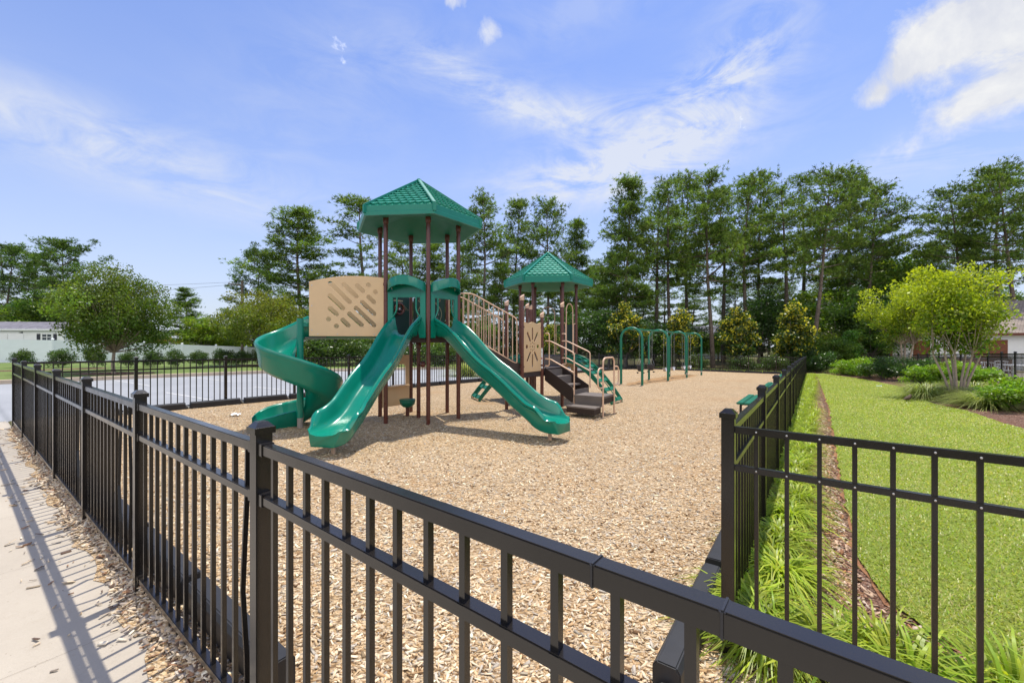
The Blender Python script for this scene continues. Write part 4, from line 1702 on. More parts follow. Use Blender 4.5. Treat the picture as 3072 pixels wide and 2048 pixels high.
def swing(u, kind, label, group):
    c = Vector((*XY(u, VSW), 0))
    g = gz(c.x, c.y)
    zt = ZT-.11-.018*(u-18.4)*.33
    root = thing('swing', label, 'swing', (c.x, c.y, g+.4), group)
    hw = .23 if kind == 'belt' else .16
    zs = g+(.52 if kind == 'belt' else .86)
    for s in (-1, 1):
        a = c+ub*(hw*1.15*s)+Vector((0, 0, zt))
        MB().tube([a+Vector((0, 0, .07)), a-ub*.03+Vector((0, 0, 0)), a+Vector((0, 0, -.03))], .012, 6).build('hanger', CHAINM, root)
    for s in (-1, 1):
        a = c+ub*(hw*1.15*s)+Vector((0, 0, zt-.03))
        m = MB()
        if kind == 'belt':
            chain(m, a, c+ub*(hw*s)+Vector((0, 0, zs+.10)))
        else:
            k = c+ub*(hw*1.05*s)+Vector((0, 0, zs+.30))
            chain(m, a, k)
            for w in (-1, 1):
                chain(m, k, c+ub*(hw*s)+vb*(.12*w)+Vector((0, 0, zs)))
        m.build('chain', CHAINM, root)
    if kind == 'belt':
        secs = []
        for i in range(13):
            t = -1+2*i/12
            p = c+ub*(hw*t)+Vector((0, 0, zs-.10+.18*t*t))
            secs.append([p-vb*.075, p+vb*.075, p+vb*.075+Vector((0, 0, .014)), p-vb*.075+Vector((0, 0, .014))])
        MB().sweep(secs).build('belt_seat', mat('worn_pale_rubber', (.42, .42, .44), .5, .4), root, smooth=40)
    else:
        b = MB()
        b.lathe((c.x, c.y, zs-.30), [(.09, 0), (.13, .03), (.165, .12), (.175, .30), (.165, .305), (.14, .14), (.10, .06)], 18)
        b.build('bucket_seat', mat('dark_rubber', (.03, .03, .035), .5, .4), root, smooth=40)
        for s in (-1, 1):
            MB().lathe((c.x+vb.x*.14*s, c.y+vb.y*.14*s, zs-.40), [(.045, 0), (.05, .02), (.05, .06)], 10).build('leg_hole_rim', mat('dark_rubber', (.03, .03, .035), .5, .4), root, smooth=40)


swing(19.55, 'bucket', 'dark bucket swing hanging in the nearest bay, closest to the camera', 'bucket swings')
swing(21.0, 'bucket', 'dark bucket swing hanging in the nearest bay, beside the second arch', 'bucket swings')
swing(23.3, 'belt', 'pale belt swing in the middle bay, nearer the second arch', 'belt swings')
swing(24.7, 'belt', 'pale belt swing in the middle bay, nearer the third arch', 'belt swings')
swing(26.9, 'belt', 'pale belt swing in the farthest bay, nearer the third arch', 'belt swings')
swing(28.3, 'belt', 'pale belt swing in the farthest bay, next to the last arch', 'belt swings')


# ================================================================== BENCHES
def bench(u, v, label):
    x, y = XY(u, v)
    r = thing('park_bench', label, 'bench', (0, 0, 0), 'green benches inside the long fence')
    for k in range(3):
        w = -.15+.15*k
        MB().box((0, w, .44), (1.83, .135, .045)).build('seat_plank', GREENM, r, bevel=.012)
    for sx in (-1, 1):
        m = MB().tube(fillet([(sx*.62, -.17, -.1), (sx*.62, -.17, .40), (sx*.62, .17, .40), (sx*.62, .17, -.1)], .06, 5), .026, 10)
        m.build('leg_frame', BLACKP, r, smooth=40)
    r.location = (x, y, gz(x, y))
    r.rotation_euler = (0, 0, math.atan2(.8, .6))
    return r


bench(11.4, -1.42, 'green plank bench nearest to the camera, inside the long black fence')
bench(16.7, -1.50, 'green plank bench in the middle, seen over the rail of the long black fence')
bench(23.5, -1.65, 'farthest green plank bench, a sliver above the long black fence')

# ================================================================== BUILDINGS
# white shed
sx0, sy0 = -46.5, 40.0
sh = thing('shed', 'white garden shed with grey roof and black shutters behind the white fence', 'shed', (sx0, sy0, -.05))
SD = Vector((1.0, .16, 0)).normalized()
SN = Vector((-SD.y, SD.x, 0))
G = lambda a, b, z: Vector((sx0, sy0, 0))+SD*a+SN*b+Vector((0, 0, z))
w = MB()
for k in range(14):
    z = -.1+.215*k
    if z > 2.75:
        break
    w.add([G(-3.5, -.012, z), G(3.5, -.012, z), G(3.5, .0, z+.215), G(-3.5, .0, z+.215)], [(0, 1, 2, 3)])
w.add([G(-3.5, .004, -.2), G(3.5, .004, -.2), G(3.5, 3.2, -.2), G(-3.5, 3.2, -.2), G(-3.5, .004, 2.82), G(3.5, .004, 2.82), G(3.5, 3.2, 2.82), G(-3.5, 3.2, 2.82)],
      [(0, 1, 5, 4), (1, 2, 6, 5), (2, 3, 7, 6), (3, 0, 4, 7)])
w.add([G(3.5, .004, 2.82), G(3.5, 3.2, 2.82), G(3.5, 1.6, 3.45), G(-3.5, .004, 2.82), G(-3.5, 3.2, 2.82), G(-3.5, 1.6, 3.45)], [(0, 1, 2), (5, 4, 3)])
w.build('wall', WHITEP, sh, recalc=False)
r_ = MB()
r_.add([G(-3.7, -.25, 2.80), G(3.7, -.25, 2.80), G(3.7, 1.6, 3.58), G(-3.7, 1.6, 3.58), G(3.7, 3.45, 2.80), G(-3.7, 3.45, 2.80), G(-3.7, -.25, 2.74), G(3.7, -.25, 2.74), G(3.7, 1.6, 3.5), G(-3.7, 1.6, 3.5), G(3.7, 3.45, 2.74), G(-3.7, 3.45, 2.74)],
       [(0, 1, 2, 3), (3, 2, 4, 5), (6, 9, 8, 7), (9, 11, 10, 8), (0, 6, 7, 1), (1, 7, 8, 2), (2, 8, 10, 4), (3, 9, 6, 0), (5, 11, 9, 3), (4, 10, 11, 5)])
r_.build('roof', SHINGLE_G, sh)
MB().beam(G(-3.7, -.26, 2.76), G(3.7, -.26, 2.76), .03, .14).build('fascia', WHITEP, sh)
for cx in (2.05, -3.1):
    win = MB()
    for a, z0, z1 in ((cx-.40, 1.75, 2.35), (cx+.40, 1.75, 2.35)):
        win.beam(G(a, -.02, z0), G(a, -.02, z1), .05, .05, (1, 0, 0))
    for z in (1.74, 2.06, 2.36):
        win.beam(G(cx-.42, -.02, z), G(cx+.42, -.02, z), .05, .05)
    win.beam(G(cx, -.02, 1.75), G(cx, -.02, 2.35), .03, .05, (1, 0, 0))
    wo_ = win.build('window', WHITEP, sh)
    MB().add([G(cx-.40, -.016, 1.75), G(cx+.40, -.016, 1.75), G(cx+.40, -.016, 2.35), G(cx-.40, -.016, 2.35)], [(0, 1, 2, 3)]).build('pane', GLASS, wo_, recalc=False)
    for s in (-1, 1):
        MB().beam(G(cx+s*.68-.14, -.03, 2.05), G(cx+s*.68+.14, -.03, 2.05), .03, .66).build('shutter', DARKG, sh)
dm = MB()
for a in (-1.75, -.45):
    dm.beam(G(a-.6, -.028, 1.2), G(a+.6, -.028, 1.2), .03, 2.3)
do_ = dm.build('door', WHITEP, sh)
for a, s in ((-2.3, 1), (.1, -1)):
    MB().add([G(a, -.05, 2.42), G(a, -.05, 2.58), G(a+s*.36, -.05, 2.50)], [(0, 1, 2)]).build('hinge', DARKG, do_, recalc=False)


def house(name, label, x, y, rot, L, D, hw, hr, wallm, roofm, wins=(), hip=0.0):
    o = thing(name, label, 'house', (x, y, gz(x, y)))
    c, s = math.cos(rot), math.sin(rot)
    g0 = gz(x, y)
    T = lambda a, b, z: (x+a*c-b*s, y+a*s+b*c, g0+z)
    m = MB()
    m.add([T(-L/2, 0, -.5), T(L/2, 0, -.5), T(L/2, D, -.5), T(-L/2, D, -.5), T(-L/2, 0, hw), T(L/2, 0, hw), T(L/2, D, hw), T(-L/2, D, hw)], [(0, 1, 5, 4), (1, 2, 6, 5), (2, 3, 7, 6), (3, 0, 4, 7)])
    m.add([T(-L/2, 0, hw), T(-L/2, D, hw), T(-L/2+hip, D/2, hw+hr*.92), T(L/2, 0, hw), T(L/2, D, hw), T(L/2-hip, D/2, hw+hr*.92)], [(0, 2, 1), (3, 4, 5)])
    m.build('wall', wallm, o)
    e = .5
    k = hip
    z0 = hw-.08
    r = MB()
    top = [T(-L/2-e+k, D/2, hw+hr), T(L/2+e-k, D/2, hw+hr)]
    b4 = [T(-L/2-e, -e, z0), T(L/2+e, -e, z0), T(L/2+e, D+e, z0), T(-L/2-e, D+e, z0)]
    lo4 = [(a, b, z-.16) for a, b, z in b4]
    r.add(b4+top+lo4, [(0, 1, 5, 4), (2, 3, 4, 5), (1, 2, 5), (3, 0, 4), (0, 6, 7, 1), (1, 7, 8, 2), (2, 8, 9, 3), (3, 9, 6, 0), (6, 9, 8, 7)])
    ro = r.build('roof', roofm, o)
    for a, w_, z1, z2, mt in wins:
        wn = MB().add([T(a-w_/2, -.03, z1), T(a+w_/2, -.03, z1), T(a+w_/2, -.03, z2), T(a-w_/2, -.03, z2), T(a-w_/2, .02, z1), T(a+w_/2, .02, z1), T(a+w_/2, .02, z2), T(a-w_/2, .02, z2)],
                      [(0, 1, 2, 3), (0, 4, 5, 1), (1, 5, 6, 2), (2, 6, 7, 3), (3, 7, 4, 0)])
        wn.build('door' if mt is DOORM else 'window', mt, o)
    return o, T, ro


def shingle_b(t, v):
    mpv = t.nodes.new('ShaderNodeMapping')
    mpv.inputs['Scale'].default_value = (1, 1, 1)
    t.links.new(v, mpv.inputs[0])
    bt = t.nodes.new('ShaderNodeTexBrick')
    bt.inputs['Scale'].default_value = 1.0
    bt.inputs['Brick Width'].default_value = .33
    bt.inputs['Row Height'].default_value = .14
    bt.inputs['Mortar Size'].default_value = .014
    bt.inputs['Color1'].default_value = (.36, .30, .255, 1)
    bt.inputs['Color2'].default_value = (.24, .20, .175, 1)
    bt.inputs['Mortar'].default_value = (.10, .08, .07, 1)
    sp_ = t.nodes.new('ShaderNodeSeparateXYZ')
    t.links.new(v, sp_.inputs[0])
    cm = t.nodes.new('ShaderNodeCombineXYZ')
    ax = M2(t, 'ADD', M2(t, 'MULTIPLY', sp_.outputs[0], .57), M2(t, 'MULTIPLY', sp_.outputs[1], -.82))
    t.links.new(ax, cm.inputs[0])
    t.links.new(M2(t, 'MULTIPLY', sp_.outputs[2], 1.8), cm.inputs[1])
    t.links.new(cm.outputs[0], bt.inputs['Vector'])
    return bt.outputs[0], bt.outputs[1]


groundmat('brown_shingles', shingle_b, .9, .4, .02)
ang = math.atan2(-7.5, 5.3)
ch, T, rch = house('clubhouse', 'cream clubhouse with brown shingled roof behind the black pool fence at right', 39.2, 33.0, ang, 19.0, 9.5, 2.95, 2.75, WHITEP, MATS['brown_shingles'],
                   [(-1.2, 1.9, 0, 2.35, DOORM), (-5.2, 1.1, 0, 2.3, DOORM), (-8.0, 1.0, .9, 2.1, GLASS), (5.5, 1.2, .9, 2.1, GLASS)], hip=0)
MB().beam(T(-9.95, -.52, 2.79), T(9.95, -.52, 2.79), .04, .20).build('fascia', mat('brown_fascia', (.17, .065, .04), .6, .3), ch)
MB().add([T(-9.95, -.5, 2.71), T(9.95, -.5, 2.71), T(9.95, .0, 2.71), T(-9.95, .0, 2.71)], [(0, 1, 2, 3)]).build('soffit', DOORM, ch)
# small hipped pavilion left of it
pv = thing('pavilion', 'small hipped shelter roof half hidden by the left myrtle', 'pavilion', (32.4, 41.5, gz(32.4, 41.5)))
px, py, pg = 33.6, 41.5, gz(32.4, 41.5)
ra = R(-35)
PT = lambda a, b, z: (px+a*math.cos(ra)-b*math.sin(ra), py+a*math.sin(ra)+b*math.cos(ra), pg+z)
MB().add([PT(-3, -3, 3.25), PT(3, -3, 3.25), PT(3, 3, 3.25), PT(-3, 3, 3.25), PT(0, 0, 4.6), PT(-3, -3, 3.05), PT(3, -3, 3.05), PT(3, 3, 3.05), PT(-3, 3, 3.05)],
         [(0, 1, 4), (1, 2, 4), (2, 3, 4), (3, 0, 4), (0, 5, 6, 1), (1, 6, 7, 2), (2, 7, 8, 3), (3, 8, 5, 0), (5, 8, 7, 6)]).build('roof', MATS['brown_shingles'], pv)
for a in (-1, 1):
    for b in (-1, 1):
        MB().beam(PT(a*2.4, b*2.4, -.3), PT(a*2.4, b*2.4, 3.06), .28, .28, (1, 0, 0)).build('column', DOORM, pv)
# brick outdoor kitchen
bx, by = 31.0, 29.2
bk = thing('brick_counter', 'low red brick counter behind the pool fence', 'counter', (bx, by, gz(bx, by)))


def brick_b(t, v):
    bt = t.nodes.new('ShaderNodeTexBrick')
    bt.inputs['Scale'].default_value = 1.0
    bt.inputs['Brick Width'].default_value = .22
    bt.inputs['Row Height'].default_value = .075
    bt.inputs['Mortar Size'].default_value = .01
    bt.inputs['Color1'].default_value = (.22, .075, .05, 1)
    bt.inputs['Color2'].default_value = (.14, .06, .045, 1)
    bt.inputs['Mortar'].default_value = (.34, .30, .26, 1)
    sp_ = t.nodes.new('ShaderNodeSeparateXYZ')
    t.links.new(v, sp_.inputs[0])
    cm = t.nodes.new('ShaderNodeCombineXYZ')
    t.links.new(M2(t, 'SUBTRACT', sp_.outputs[0], sp_.outputs[1]), cm.inputs[0])
    t.links.new(sp_.outputs[2], cm.inputs[1])
    t.links.new(cm.outputs[0], bt.inputs['Vector'])
    return bt.outputs[0], None


groundmat('brick_wall', brick_b, .9, .4, .02)
MB().box((bx, by, gz(bx, by)+.45), (4.6, .8, 1.1), ang).build('base', MATS['brick_wall'], bk)
MB().box((bx, by, gz(bx, by)+1.03), (4.8, 1.0, .06), ang).build('worktop', mat('dark_stone', (.07, .065, .06), .4, .4), bk)
h1_, _, _ = house('house', 'grey roofed house beyond the white fence, between the left trees', -43.5, 66, R(15), 11, 8, 2.4, 2.2, WHITEP, SHINGLE_G, [(-2, 1.2, .9, 2.0, GLASS), (2.5, 1.2, .9, 2.0, GLASS)])
h2_, _, _ = house('house', 'pale house glimpsed between the pine trunks beyond the magnolias', 29.5, 62, R(-20), 8, 7, 3.2, 1.8, mat('pale_siding', (.50, .53, .55), .7, .3), SHINGLE_G, [(-1.6, 1.1, 1.0, 2.2, GLASS), (1.6, 1.1, 1.0, 2.2, GLASS)])

# patio table and chairs by the pool
def patio_table(x, y, label):
    z = gz(x, y)
    o = thing('patio_table', label, 'table', (x, y, z))
    MB().lathe((x, y, z+.70), [(.55, 0), (.60, .01), (.60, .035), (.55, .045)], 24).build('tabletop', WHITEV, o, smooth=40)
    for k in range(4):
        t = R(45+90*k)
        MB().tube([(x+.40*math.cos(t), y+.40*math.sin(t), z), (x+.34*math.cos(t), y+.34*math.sin(t), z+.71)], .03, 8).build('leg', WHITEV, o)


def patio_chair(x, y, rz, label):
    o = thing('patio_chair', label, 'chair', (0, 0, 0), 'white chairs at the pool table')
    MB().box((0, 0, .41), (.52, .50, .03)).build('seat', WHITEV, o, bevel=.01)
    m = MB()
    for k in range(6):
        a = -.22+.088*k
        m.tube([(a, .23, .42), (a*1.02, .32, .86)], .016, 6)
    m.tube([(-.26, .33, .87), (0, .36, .90), (.26, .33, .87)], .022, 8)
    m.build('backrest', WHITEV, o)
    for sx in (-1, 1):
        MB().tube(fillet([(sx*.27, -.23, 0), (sx*.28, -.22, .62), (sx*.28, .27, .64)], .05, 4), .02, 8).build('armrest', WHITEV, o)
        MB().tube([(sx*.25, .24, 0), (sx*.24, .23, .42)], .02, 8).build('leg', WHITEV, o)
    o.location = (x, y, gz(x, y))
    o.rotation_euler = (0, 0, rz)


patio_table(25.2, 21.2, 'white round patio table behind the pool fence')
patio_chair(23.95, 21.0, R(100), 'white patio chair left of the round table')
patio_chair(26.0, 22.3, R(-35), 'white patio chair behind the round table')
patio_chair(26.4, 20.9, R(-95), 'white patio chair right of the round table')

# utility pole with its wires
ux, uy = -28.8, 45.0
up = thing('utility_pole', 'weathered wooden utility pole with crossarm left of the roofed tower', 'utility pole', (ux, uy, -.3))
MB().tube([(ux, uy, -.8), (ux, uy, 8.15)], [.15, .11], 12).build('pole', POLEM, up, smooth=40)
ud = Vector((-.97, -.22, 0))
MB().beam(Vector((ux, uy, 7.62))-ud*.15, Vector((ux, uy, 7.78))+ud*1.35, .09, .11).build('crossarm', POLEM, up)
for s in (.45, .85, 1.25):
    q = Vector((ux, uy, 7.74+.05*s))+ud*s
    MB().lathe(q, [(.03, 0), (.05, .05), (.03, .10), (.045, .14), (.02, .18)], 8).build('insulator', mat('ceramic', (.30, .29, .30), .3, .5), up, smooth=40)
WIRE = mat('wire_black', (.03, .03, .035), .6, .3)
for s, z, x1, y1, z1, lab in ((1.25, 7.92, -62, 38, 6.6, 'upper overhead wire running left from the utility pole'), (.45, 7.75, -62, 40, 5.2, 'lower overhead wire running left from the utility pole')):
    p = Vector((ux, uy, z))+ud*s
    q = Vector((x1, y1, z1))
    pts = [p.lerp(q, i/14)-Vector((0, 0, 1.0*4*(i/14)*(1-i/14)*.35)) for i in range(15)]
    tag(MB().tube(pts, .012, 5).build('power_line', WIRE, smooth=40), lab, 'wire')

# small bird on the lawn
def bird(x, y, rz):
    z = gz(x, y)+.02
    me_ = bmesh.new()
    o = thing('bird', 'small brown bird standing on the mown lawn', 'bird', (0, 0, 0))
    secs = []
    prof = [(-.17, .075, .004, .010), (-.11, .082, .014, .010), (-.07, .086, .028, .026), (-.02, .090, .044, .042), (.04, .098, .048, .050), (.085, .118, .040, .045), (.11, .145, .030, .032), (.135, .158, .026, .026), (.155, .158, .016, .016), (.165, .155, .005, .005)]
    for x_, zc, ry, rz_ in prof:
        secs.append([(x_, ry*math.cos(t), zc+rz_*math.sin(t)) for t in np.linspace(0, 2*math.pi, 13)[:-1]])
    MB().sweep(secs).build('body', mat('bird_brown', (.075, .05, .035), .7, .2), o, smooth=60)
    MB().tube([(.162, 0, .156), (.192, 0, .150)], [.006, .001], 6).build('beak', mat('beak', (.12, .09, .03), .5), o)
    for s in (-1, 1):
        MB().tube([(.01, s*.018, .06), (.005, s*.02, .03), (.015, s*.02, -.02), (.045, s*.022, -.02)], .004, 5).build('leg', mat('beak', (.12, .09, .03), .5), o)
    o.location = (x, y, z)
    o.rotation_euler = (0, 0, rz)
    o.scale = (1.25,)*3


bird(12.02, 12.82, R(20))


def scrap(x, y, off, sz, m, label, seed):
    r = random.Random(seed)
    n = 5
    vs, fs = [], []
    for i in range(n+1):
        for j in range(n+1):
            vs.append((x+(i/n-.5)*sz+r.uniform(-.1, .1)*sz/2, y+(j/n-.5)*sz*.6+r.uniform(-.1, .1)*sz/2, gz(x, y)+off+r.uniform(0, .18)*sz))
    for i in range(n):
        for j in range(n):
            a = i*(n+1)+j
            fs.append((a, a+n+1, a+n+2, a+1))
    o = MB().add(vs, fs).build('litter', m, None, smooth=40)
    tag(o, label, 'litter')


scrap(-6.25, 9.52, .03, .22, WHITEV, 'crumpled white scrap lying on the wood chips left of the spiral slide', 3)
scrap(16.35, 18.77, .03, .20, mat('pale_blue_plastic', (.45, .68, .78), .4), 'pale blue scrap lying on the lawn', 4)
# ================================================================== VEGETATION
def rot_frames(n, g, up_bias=0.0):
    """n random unit vectors"""
    v = g.normal(size=(n, 3))
    v[:, 2] += up_bias
    return v/np.linalg.norm(v, axis=1, keepdims=True)


def leaves(g, pos, size, cols, aspect=.55, up=.6, fold=True):
    """diamond leaf quads at pos (N,3)"""
    n = len(pos)
    d = rot_frames(n, g, -.15)
    nrm = rot_frames(n, g, up)
    s = np.cross(d, nrm)
    s /= np.linalg.norm(s, axis=1, keepdims=True)+1e-9
    sz = (size*(.65+.7*g.random(n)))[:, None]
    a = pos
    b = pos+d*sz*.5+s*sz*aspect*.5
    c = pos+d*sz
    e = pos+d*sz*.5-s*sz*aspect*.5
    V = np.stack([a, b, c, e], 1).reshape(-1, 3)
    F = np.arange(4*n).reshape(n, 4)
    C = np.repeat(cols, 4, axis=0)
    return V, F, C


def blades(g, base, dirs, L, W, cols, droop=.5, seg=3):
    """arching strap leaves: base (N,3), dirs (N,3) unit, lengths L, widths W"""
    n = len(base)
    out_v, out_c = [], []
    hz_ = dirs*np.array([1, 1, 0])
    hz_ /= np.linalg.norm(hz_, axis=1, keepdims=True)+1e-9
    side = np.stack([-hz_[:, 1], hz_[:, 0], np.zeros(n)], 1)
    for k in range(seg+1):
        t = k/seg
        p = base+dirs*(L*t)[:, None]
        p = p+hz_*(L*t*t*droop*.55)[:, None]
        p[:, 2] -= L*t*t*droop*.85*(.4+.6*t)
        w = W*(1-.92*t**1.6)*(.55+.45*min(1, t*4))
        out_v += [p-side*w[:, None]*.5, p+side*w[:, None]*.5]
        out_c += [cols*(.62+.38*min(1, t*2.2)) if False else cols, cols]
    V = np.stack(out_v, 1)
    m = V.shape[1]
    V = V.reshape(-1, 3)
    C = np.stack(out_c, 1).reshape(-1, 3)
    F = []
    b0 = np.arange(n)*m
    for k in range(seg):
        F.append(np.stack([b0+2*k, b0+2*k+1, b0+2*k+3, b0+2*k+2], 1))
    return V, np.concatenate(F), C


def merge(parts):
    V, F, C, k = [], [], [], 0
    for v, f, c in parts:
        V.append(v)
        F.append(f+k)
        C.append(c)
        k += len(v)
    return np.concatenate(V), np.concatenate(F), np.concatenate(C)


NEEDLE = leafmat('pine_needles', .5, .42, .3, (1.80, 1.70, 1.45), (2.5, 2.4, .9))
LEAF = leafmat('broad_leaves', .42, .45, .4, (1.35, 1.35, 1.2), (1.9, 1.95, .7))
LEAFG = leafmat('glossy_leaves', .36, .33, .5, (1.3, 1.3, 1.2), (1.8, 1.9, .7))
BLADE = leafmat('grass_blades', .40, .45, .4, (1, 1, 1), (1.2, 1.25, .45))


def palette(g, n, a, b, var=.22, hue=.08):
    t = g.random((n, 1))
    c = np.asarray(a)*(1-t)+np.asarray(b)*t
    c = c*(1+var*g.normal(size=(n, 1)))*(1+hue*g.normal(size=(n, 3)))
    return np.clip(c, .004, .9)


def limb(m, pts, r0, r1, n=6):
    k = len(pts)
    m.tube(pts, [r0+(r1-r0)*i/(k-1) for i in range(k)], n, cap=False)


def pine(seed, H=20., first=.42, Lmax=3.6, per=4, dens=1.0, lean=0.0, top=.35, shape=.75, c0=(.040, .078, .016), c1=(.100, .150, .032), gaps=.15):
    """loblolly-like pine: bare trunk, whorled uneven limbs, needle tufts. returns (trunk mesh, crown mesh)"""
    r = random.Random(seed)
    g = np.random.default_rng(seed)
    tr = MB()
    la = r.uniform(0, 6.28)
    ph = r.uniform(0, 6.28)
    cx = lambda t: lean*H*t**1.5+.012*H*math.sin(t*5+ph)
    cy = lambda t: .012*H*math.cos(t*4+ph)
    T = lambda t: Vector((cx(t), cy(t), H*t))
    R0 = H*.0105+.03
    limb(tr, [T(i/14) for i in range(15)], R0, .03, 9)
    tp, td, tcol = [], [], []
    nw = int(H*(1-first)*1.15)
    for w in range(nw):
        t = first+(1-first)*((w+r.random()*.8)/nw)**.92
        rel = (t-first)/(1-first)
        prof = (1-rel)**shape*(.55+.45*min(1, rel*4+.35))
        k = per if r.random() > gaps else per-2
        a0 = r.uniform(0, 6.28)
        for b in range(max(1, k)):
            L = Lmax*prof*(.35+.85*r.random()+(.45 if r.random() < .14 else 0))+.35
            a = a0+6.283*b/max(1, k)+r.uniform(-.5, .5)
            e0 = R(-4+52*rel**1.6+r.uniform(-14, 16))
            p0 = T(t)
            pts = []
            ns = 5
            for i in range(ns+1):
                s = i/ns
                up = math.sin(e0)*s+.16*s*s
                pts.append(p0+Vector((math.cos(a)*math.cos(e0)*L*s+.10*L*math.sin(s*3+a), math.sin(a)*math.cos(e0)*L*s, L*up)))
            limb(tr, pts, .018+.012*L, .008, 5)
            ncl = max(1, int((.8+.86*L)*dens+r.random()))
            for q in range(ncl):
                s = 1-.66*((q+r.random()*.7)/ncl)
                i = min(ns-1, int(s*ns))
                p = pts[i].lerp(pts[i+1], s*ns-i)
                side = .34*L*(1-s)+.10
                perp = Vector((-math.sin(a), math.cos(a), 0))*r.uniform(-side, side)*1.3
                pc = p+perp+Vector((0, 0, r.gauss(.05, .06)))
                bright = r.gauss(1, .24)
                cr = r.uniform(.24, .52)
                for z in range(int(15*(cr/.34)**1.5)):
                    off = Vector((r.gauss(0, cr), r.gauss(0, cr), r.gauss(0, cr*.42)))
                    tp.append(pc+off)
                    td.append((off*.9+Vector((math.cos(a)*.35, math.sin(a)*.35, .42))).normalized())
                    tcol.append(bright*r.gauss(1, .14))
    for q in range(r.randint(6, 13)):
        t = first*r.uniform(.45, 1.05)
        a = r.uniform(0, 6.28)
        L = r.uniform(.4, 1.7)
        p0 = T(t)
        d_ = Vector((math.cos(a), math.sin(a), r.uniform(-.25, .25)))
        limb(tr, [p0, p0+d_*L*.6, p0+d_*L+Vector((0, 0, r.uniform(-.2, .2)))], .028, .006, 5)
    # leader tufts
    for q in range(int(26*dens)):
        tp.append(T(1)+Vector((r.gauss(0, .22), r.gauss(0, .22), -r.random()*1.1)))
        td.append(Vector((r.gauss(0, .4), r.gauss(0, .4), 1)).normalized())
        tcol.append(r.gauss(1, .2))
    P = np.array([tuple(p) for p in tp])
    D = np.array([tuple(p) for p in td])
    K = np.clip(np.array(tcol), .5, 1.7)
    nb = 8
    n = len(P)
    P2 = np.repeat(P, nb, 0)
    D2 = np.repeat(D, nb, 0)*.75+g.normal(size=(n*nb, 3))*.62
    D2 /= np.linalg.norm(D2, axis=1, keepdims=True)
    L2 = .22+.20*g.random(n*nb)
    W2 = .050+.035*g.random(n*nb)
    s = np.cross(D2, rot_frames(n*nb, g))
    s /= np.linalg.norm(s, axis=1, keepdims=True)+1e-9
    cols = palette(g, n, c0, c1, .12, .05)*K[:, None]
    C = np.repeat(cols, nb, 0)
    b0 = P2-D2*.05
    V = np.stack([b0-s*W2[:, None]*.35, b0+s*W2[:, None]*.35, b0+D2*L2[:, None]+s*W2[:, None]*.22, b0+D2*L2[:, None]-s*W2[:, None]*.22], 1).reshape(-1, 3)
    F = np.arange(4*n*nb).reshape(-1, 4)
    tm_ = tr.mesh('trunk', smooth=60, recalc=False)
    cm_ = np_mesh('crown', V, F, np.repeat(C, 4, 0))
    cm_.materials.append(NEEDLE)
    tm_.materials.append(BARKP)
    return tm_, cm_


